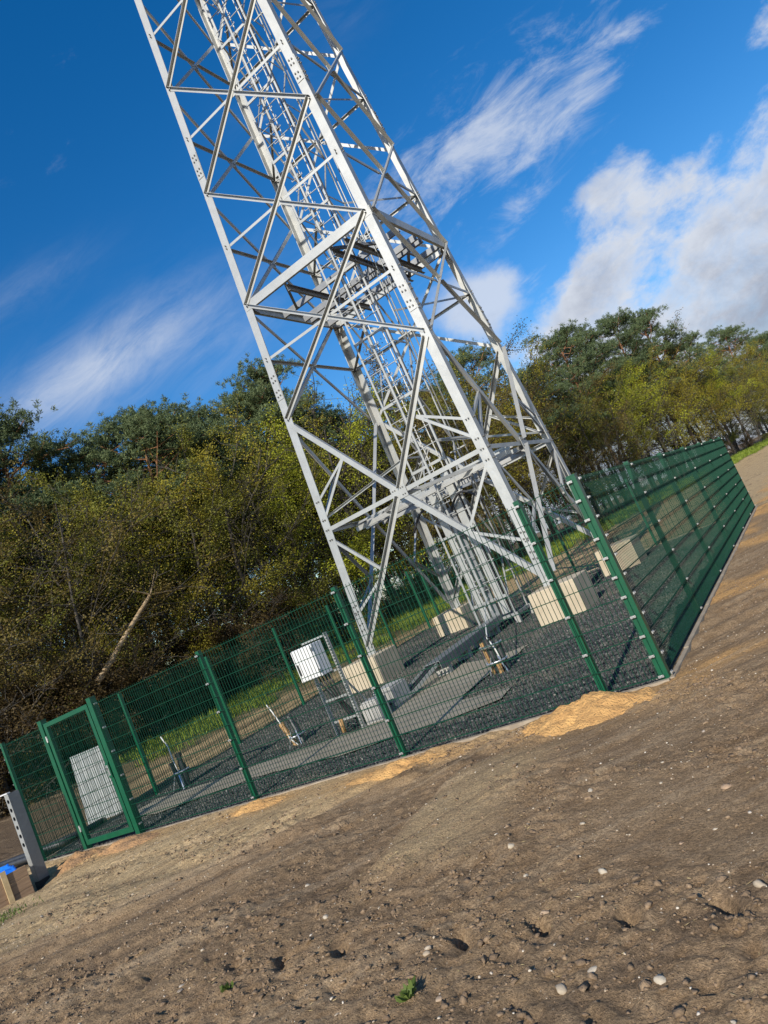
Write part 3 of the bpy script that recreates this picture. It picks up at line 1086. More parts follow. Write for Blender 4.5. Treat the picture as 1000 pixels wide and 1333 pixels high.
# insets so that braces end on the leg flanges
def node(f, side, z, lift=0.):
    h = hw(z)
    return face_pt(f, side * (1 - .11 / h), z, lift)


for fi, f in enumerate(FACES):
    n = f[2]
    gb = MB()
    for k in range(1, len(LV) - 1):
        z0, z1 = LV[k], LV[k + 1]
        a0, b0 = node(f, -1, z0), node(f, 1, z0)
        a1, b1 = node(f, -1, z1), node(f, 1, z1)
        # crossing point
        h0, h1 = hw(z0), hw(z1)
        tt = h0 / (h0 + h1)
        zc = z0 + (z1 - z0) * tt
        c = face_pt(f, 0, zc)
        sz = .085 if k < 5 else .07
        brace('diagonal_brace', f, b1, a0, sz, .009, True, .022)
        d1 = (c - a1).normalized(); d2 = (c - b0).normalized()
        brace('diagonal_brace', f, a1, c - d1 * .05, sz, .009, True, .004)
        brace('diagonal_brace', f, b0, c - d2 * .05, sz, .009, True, .004)
        MB().prism([(-.12, -.10), (.12, -.10), (.12, .10), (-.12, .10)], c + n * .012, c + n * .020, n.cross(Vector((0, 0, 1))), Vector((0, 0, 1))).build('gusset_plate', M['galv'], tw)
        la, lb = node(f, -1, zc), node(f, 1, zc)
        brace('horizontal_brace', f, la, c + (la - c).normalized() * .06, .07, .008, False, -.024)
        brace('horizontal_brace', f, lb, c + (lb - c).normalized() * .06, .07, .008, False, -.024)
        for p in (a0, b0, a1, b1, la, lb):
            for dz in (-.04, .04):
                q = p + Vector((0, 0, dz)) + n * .0
                gb.tube([q, q + n * .045], .015, 6)
    # tall bottom panel
    z0, z1 = .85, LV[1] - .15
    a0, b0, a1, b1 = node(f, -1, z0), node(f, 1, z0), node(f, -1, z1), node(f, 1, z1)
    F_ = face_pt(f, 0, ZM)
    brace('diagonal_brace', f, a1, F_, .12, .011, False, .014)
    brace('diagonal_brace', f, F_, b0, .12, .011, False, .014)
    brace('diagonal_brace', f, b1, F_ + (b1 - F_).normalized() * .09, .11, .011, True, .022)
    brace('diagonal_brace', f, F_ + (a0 - F_).normalized() * .09, a0, .11, .011, True, .022)
    am, bm_ = node(f, -1, ZM), node(f, 1, ZM)
    brace('horizontal_brace', f, am, F_ + (am - F_).normalized() * .08, .10, .01, False, .004)
    brace('horizontal_brace', f, bm_, F_ + (bm_ - F_).normalized() * .08, .10, .01, False, .004)
    MB().prism([(-.20, -.15), (.20, -.15), (.20, .15), (-.20, .15)], F_ + n * .024, F_ + n * .034, n.cross(Vector((0, 0, 1))), Vector((0, 0, 1))).build('gusset_plate', M['galv'], tw)
    for dx in (-.14, -.08, .08, .14):
        for dz in (-.08, .08):
            q = F_ + n.cross(Vector((0, 0, 1))) * dx + Vector((0, 0, dz)) + n * .034
            gb.tube([q, q + n * .02], .015, 6)
    for sgn, top, bot in ((-1, a1, a0), (1, b1, b0)):
        mid_u = (top + F_) / 2
        mid_l = (bot + F_) / 2
        brace('secondary_brace', f, node(f, sgn, mid_u.z), mid_u, .06, .007, False, -.012)
        brace('secondary_brace', f, node(f, sgn, ZM + .25), mid_u, .065, .007, False, -.012)
        brace('secondary_brace', f, node(f, sgn, ZM - .25), mid_l, .065, .007, False, -.012)
        brace('secondary_brace', f, node(f, sgn, mid_l.z), mid_l, .06, .007, False, -.012)
        for p in (node(f, sgn, mid_u.z), node(f, sgn, ZM), node(f, sgn, ZM + .25), node(f, sgn, ZM - .25), node(f, sgn, mid_l.z)):
            for dx in (-.03, .03):
                q = p + n.cross(Vector((0, 0, 1))) * dx
                gb.tube([q, q + n * .045], .015, 6)
    o = gb.build('bolt_heads', M['bolt'], tw); o['kind'] = 'stuff'


def chan(name, p0, p1, depth=.2, fl=.075, t_=.012, into=(0, 0, 0), mat='galv'):
    """channel with its web vertical, flanges pointing along into"""
    i = Vector(into).normalized(); up = Vector((0, 0, 1))
    h = depth / 2
    return MB().prism([(0, -h), (fl, -h), (fl, -h + t_), (t_, -h + t_), (t_, h - t_), (fl, h - t_), (fl, h), (0, h)], p0, p1, i, up).build(name, M[mat], tw)


# platform of heavy channels at level 2
zp = LV[2] - .02
for f in FACES:
    chan('platform_beam', face_pt(f, -.99, zp, .012), face_pt(f, .99, zp, .012), .22, .08, .012, -f[2])
hp = hw(zp) - .1
zr = zp - TZ
for yy in (-.62, .30, .62, 1.5):
    chan('platform_beam', (-hp, yy, zr - .05), (hp, yy, zr - .05), .16, .07, .01, (0, 1, 0), 'galv2')
for xx in (-.75, .75, 1.15):
    chan('platform_beam', (xx, -hp, zr - .215), (xx, hp, zr - .215), .16, .07, .01, (1, 0, 0), 'galv2')
for (x0, y0, x1, y1) in ((-1.9, -hp, -hp, -1.7), (1.9, -hp, hp, -1.7), (-1.9, hp, -hp, 1.7), (1.9, hp, hp, 1.7), (-.75, -hp, -1.5, -.62), (.75, -hp, 1.5, -.62), (-.75, hp, -1.5, .62), (.75, hp, 1.5, .62)):
    MB().bar((x0, y0, zr - .12), (x1, y1, zr - .12), .07, .07).build('platform_strut', M['galv2'], tw)
for xx in np.arange(-1.35, 1.4, .9):
    MB().bar((xx, .36, zr + .04), (xx, 1.5, zr + .04), .05, .05).build('platform_strut', M['galv2'], tw)
# plan bracing at mid height of the bottom panel
zc = ZM - TZ
hm = hw(ZM) - .02
mids = [Vector((0, -hm, zc - .03)), Vector((hm, 0, zc - .03)), Vector((0, hm, zc - .03)), Vector((-hm, 0, zc - .03))]
for a, b in zip(mids, mids[1:] + mids[:1]):
    n = (a + b).normalized()
    MB().angle(a, b, -n, Vector((0, 0, -1)), .08, .009).build('plan_brace', M['galv'], tw)
for yy in (-1.0, -.55, .35):
    chan('plan_beam', (-hm, yy, zc - .14), (hm, yy, zc - .14), .12, .055, .008, (0, 1, 0))
for yy in (-.92, -.47):
    MB().bar((-hm, yy, zc + .0), (hm, yy, zc + .0), .03, .05).build('plan_rail', M['galv'], tw)
for k in range(3, 9):
    z = LV[k] - TZ; h = hw(LV[k]) - .03
    mids = [Vector((0, -h, z)), Vector((h, 0, z)), Vector((0, h, z)), Vector((-h, 0, z))]
# brackets that hold the ladder mast to the legs
MX, MY = -5.42 - TX, 9.05 - TY          # mast axis
MWX, MWY = .50, .44
for k in range(1, 8):
    h0, h1 = hw(LV[k]), hw(LV[k + 1])
    z = LV[k] + (LV[k + 1] - LV[k]) * h0 / (h0 + h1)
    for kk, (sx, sy) in SG.items():
        if sy < 0: continue
        p = cor(kk, z) - Vector((sx * .03, sy * .03, 0))
        q = Vector((MX + sx * MWX, MY + sy * MWY, z - TZ))
        nrm = Vector((0, 0, 1))
        MB().angle(p, q, Vector((0, 0, -1)), (q - p).cross(Vector((0, 0, 1))).normalized(), .055, .006).build('ladder_bracket', M['galv'], tw)
z = ZM
for kk, (sx, sy) in SG.items():
    p = cor(kk, z + .3) - Vector((sx * .03, sy * .03, 0)); q = Vector((MX + sx * MWX, MY + sy * MWY, z + .9 - TZ))
    MB().angle(p, q, Vector((0, 0, -1)), (q - p).cross(Vector((0, 0, 1))).normalized(), .06, .006).build('ladder_bracket', M['galv'], tw)

# ------------------------------------------------------------------ ladder mast inside the tower
CX, CY = -5.42, 9.05
cl_ = root('cable_ladder', (CX, CY, 0), 'tall galvanised cable ladder mast with wide rungs rising up the middle of the tower', 'cable ladder')
MTOP = 28.6
for sx in (-1, 1):
    for sy in (-1, 1):
        MB().angle((sx * MWX, sy * MWY, .26), (sx * MWX, sy * MWY, MTOP), (-sx, 0, 0), (0, -sy, 0), .048, .007).build('rail', M['galvm'], cl_)
zz = .7; k = 0
rung_me = thick_me = side_me = None
while zz < MTOP:
    thick = k % 4 == 0
    for sy in (-1, 1):
        if sy == 1: continue
        o = MB()
        if thick:
            o.box((-MWX, -.028, -.035), (MWX, .0, .035))
        else:
            o.tube([(-MWX - .02, 0, 0), (MWX + .05, 0, 0)], .013, 6)
        key = ('rung', thick)
        if key not in meshes:
            ob = o.build('rung', M['galvm'], cl_); meshes[key] = ob.data
        else:
            ob = link('rung', meshes[key], cl_)
        ob.location = (0, sy * MWY - .012 * sy, zz)
    zz += .44; k += 1
zz = .6; k = 0
while zz + 1.35 < MTOP:
    for sx in (-1, 1):
        a, b = (-MWY, MWY) if (k % 2 == 0) else (MWY, -MWY)
        MB().bar((sx * (MWX - .02), a, zz), (sx * (MWX - .02), b, zz + 1.3), .012, .045, (1, 0, 0)).build('side_brace', M['galvm'], cl_)
        MB().bar((sx * (MWX - .02), -MWY, zz), (sx * (MWX - .02), MWY, zz), .012, .045, (0, 0, 1)).build('side_brace', M['galvm'], cl_)
    zz += 1.35; k += 1
fr_ = MB()
fr_.bar((-MWX - .06, -MWY, .22), (MWX + .06, -MWY, .22), .08, .08).bar((-MWX - .06, MWY, .22), (MWX + .06, MWY, .22), .08, .08)
fr_.build('base_frame', M['galvm'], cl_)
MB().bar((-MWX, -MWY + .042, .215), (-MWX, MWY - .042, .215), .07, .07).bar((MWX, -MWY + .042, .215), (MWX, MWY - .042, .215), .07, .07).build('base_frame', M['galvm'], cl_)
for sx in (-1, 1):
    for sy in (-1, 1):
        MB().box((sx * MWX - .06, sy * MWY - .06, -.05), (sx * MWX + .06, sy * MWY + .06, .178)).build('foot', M['concg'], cl_)
# cover plates over the first metres of cable
for xx, w_, z1, mt in ((-.26, .20, 3.6, 'galv'), (.0, .24, 3.1, 'galv2'), (.27, .20, 3.9, 'galv')):
    MB().box((xx - w_ / 2, -MWY + .03, .3), (xx + w_ / 2, -MWY + .10, z1)).build('cable_cover', M[mt], cl_, bevel=.006)
for xx in (-.16, .13, .2, .3):
    MB().tube([(xx, .05, .3), (xx, .06, 6), (xx + .02, .05, MTOP - 1)], .016, 6).build('cable', M['cable'] if xx < .2 else M['black'], cl_, smooth=True)
# drooping cable loops under the plan frame
for s_ in (-1, 1):
    pts = [(s_ * .1 + .9 * s_ * q, -.5 - .1 * q, 3.0 + .35 * math.sin(q * math.pi) - .1 * q) for q in np.linspace(0, 1, 9)]
    MB().tube(pts, .03, 8).build('cable', M['black'], cl_, smooth=True)

ld = root('climbing_ladder', (CX + .02, CY - MWY - .12, 0), 'single-stile climbing ladder with short pegs in front of the wide cable ladder', 'ladder')
MB().bar((0, 0, .5), (0, 0, MTOP), .05, .045, (0, 1, 0)).build('stile', M['galvm'], ld)
zz = .7
pm = MB().tube([(-.17, 0, 0), (.17, 0, 0)], .012, 6).tube([(.17, 0, 0), (.17, 0, .045)], .010, 6).tube([(-.17, 0, 0), (-.17, 0, .045)], .010, 6)
pme = None
while zz < MTOP:
    if pme is None:
        ob = pm.build('peg', M['galvm'], ld); pme = ob.data
    else:
        ob = link('peg', pme, ld)
    ob.location = (0, 0, zz)
    zz += .28
zz = 1.0
while zz < MTOP:
    MB().box((-.075, -.02, zz), (.075, .11, zz + .07)).build('bracket', M['galv2'], ld)
    zz += 1.4
# safety rail to the right of the mast
sr = root('safety_rail', (CX + .78, CY - .1, 0), 'pair of thin vertical steel rails right of the cable ladder mast', 'rail')
for xx in (0, .16):
    MB().tube([(xx, 0, .0), (xx, 0, 20.5)], .016, 8).build('rail', M['galvm'], sr, smooth=True)
for zz in np.arange(1.2, 20.4, 3.1):
    MB().bar((-.27, .02, zz), (.18, .02, zz), .03, .03).build('bracket', M['galvm'], sr)

# ------------------------------------------------------------------ foundations
for (bx, by, lab) in ((-8.17, 7.12, 'pale concrete block under the front left tower leg, behind the white cabinet'),
                      (-3.17, 7.12, 'pale concrete block under the front right tower leg, nearest the corner post'),
                      (-3.08, 12.0, 'pale concrete block under the far right tower leg, seen behind the corner post'),
                      (-8.22, 12.05, 'pale concrete block under the far left tower leg, behind the ladder foot')):
    z0 = -.25
    o = MB().box((-.5, -.5, z0), (.5, .5, .66)).build('concrete_block', M['conc'], None, bevel=.018)
    o.location = (bx, by, 0)
    tag(o, lab, 'concrete block', 'concrete foundation blocks of the tower')

# ------------------------------------------------------------------ cable tray, boxes, cabinet
ty = root('cable_tray', (-5.3, 8.4, 0), 'low galvanised cable duct on short feet running from the ladder foot towards the cabinet', 'cable tray')
O_ = (-5.3, 8.4, 0)
pA, pB = Vector((-5.42, 8.55, .34)), Vector((-4.98, 4.4, .34))
dd = (pB - pA).normalized(); ss = dd.cross(Vector((0, 0, 1)))
b = MB()
b.prism([(-.16, 0), (.16, 0), (.16, .012), (-.16, .012)], pA, pB, ss, Vector((0, 0, -1))).build('lid', M['galv2'], ty, O_)
for s_ in (-1, 1):
    MB().prism([(.155 * s_, .013), (.168 * s_, .013), (.168 * s_, .16), (.155 * s_, .16)], pA, pB, ss, Vector((0, 0, -1))).build('side_wall', M['galv2'], ty, O_)
for q in (.12, .37, .62, .9):
    p = pA + (pB - pA) * q
    MB().box((p.x - .14, p.y - .07, -.06), (p.x + .14, p.y + .07, .178)).build('foot', M['concg'], ty, O_)
pC, pD = Vector((-4.98, 4.36, .30)), Vector((-5.16, 3.62, .10))
pE = Vector((-5.22, 3.0, .09))
for s_ in (-1, 1):
    MB().bar(pC + ss * .13 * s_, pD + ss * .13 * s_, .015, .06).bar(pD + ss * .13 * s_, pE + ss * .13 * s_, .015, .06).build('ramp_rail', M['galv'], ty, O_)
for q in np.linspace(.05, .95, 7):
    p = pC + (pD - pC) * q
    MB().bar(p - ss * .12, p + ss * .12, .03, .012).build('ramp_rung', M['galv'], ty, O_)
for s_ in (-.05, .03):
    MB().tube([pC + ss * s_ + Vector((0, 0, .02)), pD + ss * s_ + Vector((0, 0, .02)), pE + ss * s_ + Vector((0, 0, .03))], .018, 6).build('cable', M['black'], ty, O_)

for (bx, by, sx, sy, h, lab, cat) in ((-5.18, 2.62, .34, .30, .34, 'small ribbed grey concrete box right of the cabinet legs, the nearer of two', 'concrete box'),
                                 (-5.28, 3.32, .40, .52, .36, 'larger grey concrete box behind the ribbed box, at the end of the cable tray', 'concrete box')):
    r_ = root('concrete_box', (bx, by, 0), lab, cat, 'grey concrete cable boxes')
    MB().box((-sx / 2, -sy / 2, -.05), (sx / 2, sy / 2, h)).build('body', M['concg'], r_, bevel=.01)
    MB().box((-sx / 2 + .02, -sy / 2 + .02, h + .001), (sx / 2 - .02, sy / 2 - .02, h + .025)).build('lid', M['concg'], r_, bevel=.006)
    for q in np.linspace(-sx / 2 + .05, sx / 2 - .05, 4):
        MB().box((q - .012, -sy / 2 - .012, .04), (q + .012, -sy / 2 - .001, h - .03)).build('rib', M['concg'], r_)

cb_ = root('equipment_cabinet', (-5.66, 2.3, 0), 'white metal equipment cabinet mounted on a perforated galvanised frame', 'cabinet')
OC = (-5.66, 2.3, 0)
cx0, cx1, cy0, cy1, cz0, cz1 = -5.90, -5.46, 2.06, 2.34, 1.03, 1.56
MB().box((cx0, cy0, cz0), (cx1, cy1, cz1)).build('body', M['white'], cb_, OC, bevel=.008)
dr = MB().box((cx0 + .012, cy0 - .024, cz0 + .012), (cx1 - .012, cy0 - .001, cz1 - .012)).build('door', M['white'], cb_, OC, bevel=.006)
MB().box((cx0 + .045, cy0 - .045, cz0 + .12), (cx0 + .075, cy0 - .025, cz0 + .30)).build('handle', M['black'], dr, OC, bevel=.004)
for zz in (cz0 + .07, cz1 - .10):
    MB().box((cx1 - .02, cy0 - .034, zz), (cx1 + .006, cy0 - .004, zz + .05)).build('hinge', M['clip'], dr, OC)
for xx, z1 in ((-5.91, 1.56), (-5.37, 1.64)):
    up = MB()
    z = 0.0
    while z < z1 - .04:                       # perforated channel: two edge strips joined by webs between the slots
        up.box((xx - .024, 2.37, z), (xx + .024, 2.375, z + .022)); z += .05
    up.box((xx - .024, 2.3751, 0), (xx - .011, 2.379, z1)).box((xx + .011, 2.3751, 0), (xx + .024, 2.379, z1))
    up.box((xx - .024, 2.3791, 0), (xx - .019, 2.42, z1)).box((xx + .019, 2.3791, 0), (xx + .024, 2.42, z1))
    up.build('upright', M['galv'], cb_, OC)
    MB().box((xx - .05, 2.30, .0), (xx + .05, 2.50, .018)).build('base_plate', M['galv'], cb_, OC)
for zz in (.22, .58, 1.00, 1.585):
    MB().box((-5.886, 2.36, zz), (-5.394, 2.369, zz + .035)).box((-5.886, 2.369, zz), (-5.394, 2.40, zz + .005)).build('crossbar', M['galv'], cb_, OC)
for xx in (-5.88, -5.42):
    MB().bar((xx, 2.425, .9), (xx, 3.0, .02), .035, .02, (1, 0, 0)).build('strut', M['galv'], cb_, OC)
cab = MB()
for q in range(4):
    xx = -5.72 + q * .07
    cab.tube([(xx, 2.25, 1.03), (xx + .02, 2.28, .8), (-5.66 + q * .03, 2.42, .5), (-5.6 + q * .05, 2.46, .25), (-5.5 + q * .06, 2.6, .05)], .014, 6)
cab.build('cable_bundle', M['black'], cb_, OC, smooth=True)
MB().tube([(-5.62, 2.3, 1.03), (-5.60, 2.3, .97)], .025, 8).tube([(-5.54, 2.3, 1.03), (-5.54, 2.3, .98)], .022, 8).build('cable_gland', M['cable'], cb_, OC)
# cable reel stuff at the frame foot
MB().tube([(-5.68 + .12 * math.cos(a), 2.56 + .06 * math.sin(a), .10 + .02 * math.sin(3 * a)) for a in np.linspace(0, 11, 40)], .014, 6).build('cable_coil', M['duct'], cb_, OC, smooth=True)
MB().tube([(-5.73, 2.34, .05), (-5.71, 2.34, .26)], .035, 10).build('end_cap', M['orange'], cb_, OC, smooth=True)


# ------------------------------------------------------------------ duct stubs
def stub(name, loc, label, pipes, wire, straps=(.3,), legs=True):
    r_ = root(name, loc, label, 'duct stub', 'strapped duct stubs standing in the gravel')
    for (x, y, h, rad, mt, lx, ly) in pipes:
        mb = MB().tube([(x, y, -.1), (x + lx * h, y + ly * h, h)], rad, 12)
        p = mb.build('duct', M[mt], r_, smooth=False)
        MB().tube([(x + lx * (h - .05), y + ly * (h - .05), h - .05), (x + lx * h * 1.002, y + ly * h, h + .012)], rad * 1.18, 12).build('collar', M['black' if mt == 'duct' else mt], p)
    for zz in straps:
        pts = []
        for k in range(13):
            a = 2 * math.pi * k / 12
            xs_ = [q[0] + q[5] * zz for q in pipes]; ys_ = [q[1] + q[6] * zz for q in pipes]
            cx_, cy_ = np.mean(xs_), np.mean(ys_)
            pts.append((cx_ + ((max(xs_) - min(xs_)) / 2 + .075) * math.cos(a), cy_ + ((max(ys_) - min(ys_)) / 2 + .075) * math.sin(a), zz))
        MB().tube(pts, .018, 6).build('strap', M['strap'], r_, smooth=True)
    MB().tube(wire, .012, 6).build('earth_wire', M['cable'], r_, smooth=True)
    if legs:
        for s_ in (-1, 1):
            MB().bar((s_ * .06, -.08, .26), (s_ * .16, -.16, -.02), .02, .012).build('strap_tail', M['strap'], r_)
    return r_


stub('duct_stub', (-9.75, 2.3, .02), 'bundle of dark ducts with a leaning thin wire, left of the others near the gate',
     [(-.06, 0, .50, .05, 'duct', -.1, 0), (.06, .02, .62, .05, 'duct', .05, .05), (0, .10, .40, .045, 'duct', 0, .1)],
     [(.05, -.03, .0), (.06, -.05, .25), (-.02, -.02, .55), (-.06, .02, .8), (-.2, .05, 1.03)])
stub('duct_stub', (-7.2, 2.9, .0), 'leaning orange duct strapped to dark ducts left of the white cabinet',
     [(-.04, -.05, .44, .045, 'orange', -.42, 0), (.08, .02, .50, .05, 'duct', -.36, .1), (.02, .12, .34, .045, 'duct', -.4, .1)],
     [(.05, -.12, .0), (-.10, -.10, .14), (-.24, -.04, .42), (-.36, .0, .68), (-.45, .02, .84)], straps=(.16,))
stub('duct_stub', (-3.17, 3.3, .0), 'strapped dark duct stub with orange end pieces nearest the corner post',
     [(-.06, 0, .52, .055, 'duct', .02, 0), (.07, .03, .47, .055, 'duct', .04, .04), (.02, -.10, .16, .035, 'orange', .1, 0), (-.13, -.04, .50, .026, 'orange', .0, 0)],
     [(.10, -.09, .10), (.06, -.06, .36), (-.02, .0, .55), (-.5, 1.1, .62), (-1.4, 3.2, .75), (-2.1, 5.2, .9)], straps=(.18, .44))

# ------------------------------------------------------------------ sheet metal, ducts lying, steel post, crate, tarp
sh = root('corrugated_sheet', (-11.55, 1.8, -.05), 'pale corrugated metal sheet standing behind the gate at the edge of the wood', 'metal sheet')
mb = MB()
n = 44
for j in range(n):
    x0_, x1_ = -.6 + 1.2 * j / n, -.6 + 1.2 * (j + 1) / n
    ph = j % 4
    y0_ = (.0, 0, .03, .03)[ph]; y1_ = (0, .03, .03, 0)[ph]
    mb.add([(x0_, y0_, -.15), (x1_, y1_, -.15), (x1_, y1_, 1.42), (x0_, y0_, 1.42), (x0_, y0_ + .006, -.15), (x1_, y1_ + .006, -.15), (x1_, y1_ + .006, 1.42), (x0_, y0_ + .006, 1.42)],
           [(0, 1, 2, 3), (7, 6, 5, 4), (3, 2, 6, 7), (0, 4, 5, 1)])
o = mb.build('sheet', M['sheetmetal'], sh)
for zz in (.25, 1.15):
    MB().box((-.62, .04, zz), (.62, .09, zz + .08)).build('batten', M['batten'], sh)
sh.rotation_euler = (math.radians(-5), 0, math.radians(4))

for k, (pts, lab) in enumerate(((((-11.9, .35, .1), (-11.3, .55, .12), (-10.95, .9, .10), (-11.2, 1.5, .06)), 'thin black duct lying in a curve outside the front left fence corner'),
                                (((-12.4, .1, .14), (-11.6, .25, .14), (-11.0, .5, .1), (-10.95, 1.3, .1)), 'black duct lying closest to the bottom of the metal sheet'),
                                (((-12.8, -.3, .1), (-11.9, .0, .12), (-11.1, .2, .1)), 'short straight black duct lying left of the gate'))):
    q = [Vector(p) for p in pts]
    fine = []
    for j in range(len(q) - 1):
        for s_ in np.linspace(0, 1, 6)[:-1]: fine.append(q[j].lerp(q[j + 1], s_))
    fine.append(q[-1])
    o = MB().tube(fine, .055, 8).build('black_duct', M['duct'], None, smooth=True)
    tag(o, lab, 'duct', 'black ducts lying outside the fence')

SP = Vector((-9.56, -.80, 0))
sp_ = root('steel_post', SP, 'galvanised steel post with a column of round holes standing left of the gate', 'post')


def holed_face(x0, x1, y, z0, z1, holes, r, nseg=12):
    """flat plate in the x-z plane with round holes"""
    mb = MB()
    zs = [z0] + [h for hz in holes for h in (hz - r * 1.5, hz + r * 1.5)] + [z1]
    xm = (x0 + x1) / 2
    for i in range(0, len(zs), 2):
        mb.add([(x0, y, zs[i]), (x1, y, zs[i]), (x1, y, zs[i + 1]), (x0, y, zs[i + 1])], [(0, 1, 2, 3)])
    for hz in holes:
        a0, a1 = hz - r * 1.5, hz + r * 1.5
        ring = [(xm + r * math.cos(2 * math.pi * k / nseg), y, hz + r * math.sin(2 * math.pi * k / nseg)) for k in range(nseg)]
        back = [(p[0], p[1] + .008, p[2]) for p in ring]
        oc = []
        for k in range(nseg):
            c_, s_ = math.cos(2 * math.pi * k / nseg), math.sin(2 * math.pi * k / nseg)
            sc = min((x1 - x0) / 2 / max(abs(c_), 1e-6), r * 1.5 / max(abs(s_), 1e-6))
            oc.append((xm + c_ * sc, y, hz + s_ * sc))
        fs = [(k, (k + 1) % nseg, nseg + (k + 1) % nseg, nseg + k) for k in range(nseg)] + [(2 * nseg + k, 2 * nseg + (k + 1) % nseg, (k + 1) % nseg, k) for k in range(nseg)]
        mb.add(ring + oc + back, fs)
        crn = {0: (x1, a0), }
        for (cx_, cz_) in ((x1, a1), (x0, a1), (x0, a0), (x1, a0)):
            near = sorted(range(nseg), key=lambda k: (oc[k][0] - cx_) ** 2 + (oc[k][2] - cz_) ** 2)[:2]
            mb.add([oc[near[0]], (cx_, y, cz_), oc[near[1]]], [(0, 1, 2)])
    return mb


hz_ = [1.22 - .135 * k for k in range(6)][::-1]
holed_face(-.055, .055, -.085, -.02, 1.33, hz_, .033).build('face_plate', M['galv'], sp_)
MB().box((.049, -.083, -.02), (.057, .085, 1.33)).box((-.057, -.083, -.02), (-.049, .085, 1.33)).box((-.049, .077, -.02), (.049, .085, 1.33)).build('body', M['galv2'], sp_)
MB().box((-.058, -.088, -.30), (.059, .087, -.021)).build('coated_foot', M['black'], sp_)
MB().box((-.20, -.075, 1.335), (.02, -.02, 1.352)).build('top_plate', M['white'], sp_)

CR = Vector((-9.50, -1.46, 0))
cr = root('wooden_crate', CR, 'brown wooden crate of rough boards at the left edge below the steel post', 'crate', rz=math.radians(-12))
for k in range(3):
    MB().box((-.75, -.30, -.12 + .152 * k), (.27, -.275, .028 + .152 * k)).build('board', M['wood'], cr, bevel=.004)
    MB().box((.245, -.272, -.12 + .152 * k), (.27, .36, .028 + .152 * k)).build('board', M['wood'], cr, bevel=.004)
MB().box((.272, .02, -.15), (.30, .09, .40)).build('batten', M['batten'], cr)
MB().box((.272, -.27, -.15), (.30, -.20, .36)).build('batten', M['batten'], cr)
MB().box((-.62, -.328, -.15), (-.55, -.302, .36)).build('batten', M['batten'], cr)
MB().box((-.74, -.272, .27), (.24, .35, .285)).build('lid', M['wood'], cr)
# crumpled blue tarpaulin
mb = MB()
nx_, ny_ = 26, 20
gx = np.linspace(-.55, .14, nx_); gy = np.linspace(-.34, .3, ny_)
GX, GY = np.meshgrid(gx, gy)
GZ = .34 + .09 * perlin(GX * 5 + 3, GY * 5) + .05 * np.abs(perlin(GX * 11, GY * 12 + 4)) - .9 * np.maximum(-.29 - GY, 0) * 2 - .5 * np.maximum(GX - .03, 0)
vv = np.stack([GX, GY, GZ], -1).reshape(-1, 3)
i = (np.arange(nx_ - 1)[None, :] + nx_ * np.arange(ny_ - 1)[:, None]).ravel()
me = np_mesh('blue_tarpaulin', vv, np.stack([i, i + 1, i + nx_ + 1, i + nx_], -1))
o = link('blue_tarpaulin', me, None, M['blue'])
o.location = CR; o.rotation_euler = (0, 0, math.radians(-12))
o.modifiers.new('s', 'SOLIDIFY').thickness = .006
tag(o, 'crumpled bright blue plastic tarpaulin on the wooden crate', 'tarpaulin')

# sand piles along the kerb
for k, (px, py, sx, sy, h) in enumerate(PILES):
    nx_, ny_ = 64, 40
    gx = np.linspace(-1.5 * sx, 1.5 * sx, nx_); gy = np.linspace(-1.6 * sy, 1.3 * sy, ny_)
    GX, GY = np.meshgrid(gx, gy)
    nzz = perlin(GX * 3 + k * 5, GY * 3.4) * .5 + perlin(GX * 8, GY * 9 + k) * .25 + perlin(GX * 17, GY * 17 + k) * .22
    r2 = (GX / sx) ** 2 + (GY / sy) ** 2
    hh = h * (np.exp(-r2 * 1.2) * (1 + .75 * nzz) + .22 * nzz) - .028
    WXx, WYy = GX + px, np.minimum(GY + py, -.10)
    vv = np.stack([GX, WYy - py, ground_h(WXx, WYy) + hh - .02 * sstep(.6, 1.5, np.sqrt(r2))], -1).reshape(-1, 3)
    i = (np.arange(nx_ - 1)[None, :] + nx_ * np.arange(ny_ - 1)[:, None]).ravel()
    me = np_mesh('sand_pile', vv, np.stack([i, i + 1, i + nx_ + 1, i + nx_], -1)); me.shade_smooth()
    o = link('sand_pile', me, None, M['sandpile' if k < 3 else 'redsand'], (px, py, 0))
    tag(o, ['bright orange sand heap at the kerb between the first two posts, largest of its kind', 'flat orange sand spread under the second tall post from the corner',
            'low orange sand spread under the tall post right of the gate', 'reddish sand and clods in front of the gate', 'reddish sand heap between the gate and the holed steel post'][k], 'sand pile', 'sand heaps along the kerb')

# ------------------------------------------------------------------ loose stones and weeds
BIG = [(0.28, -4.27, .036, 'largest pale stone lying at the lower edge, right of the middle'), (-.61, -3.88, .02, None), (-.01, -3.67, .026, None), (-.28, -3.25, .022, None), (.22, -3.35, .026, None),
       (.78, -2.59, .032, 'flat buff stone alone on smooth soil at the right'), (1.03, -3.69, .028, None), (-.48, -2.94, .026, None), (-1.72, -3.38, .032, 'flat pale stone on the crumbly soil left of centre'),
       (-2.55, -3.93, .032, None), (-2.52, -3.99, .036, None), (.71, -4.28, .03, None), (.39, -4.17, .026, None)]
v0, f0 = icos(2)
v0 = np.sign(v0) * np.abs(v0) ** .8
stone_me = []
for k in range(6):
    rg = np.random.default_rng(40 + k)
    vv = v0 * (1 + .085 * rg.normal(0, 1, (len(v0), 1))) * np.array([1.2, .85, .5])
    vv += .45 * np.stack([perlin(vv[:, 0] * 1.7 + k, vv[:, 1] * 1.7), perlin(vv[:, 1] * 1.7, vv[:, 2] * 1.7 + k), perlin(vv[:, 2] * 1.5, vv[:, 0] * 1.5 + k)], -1)
    me = np_mesh('stone', vv, f0); me.materials.append(M['stone']); stone_me.append(me)
extra = []
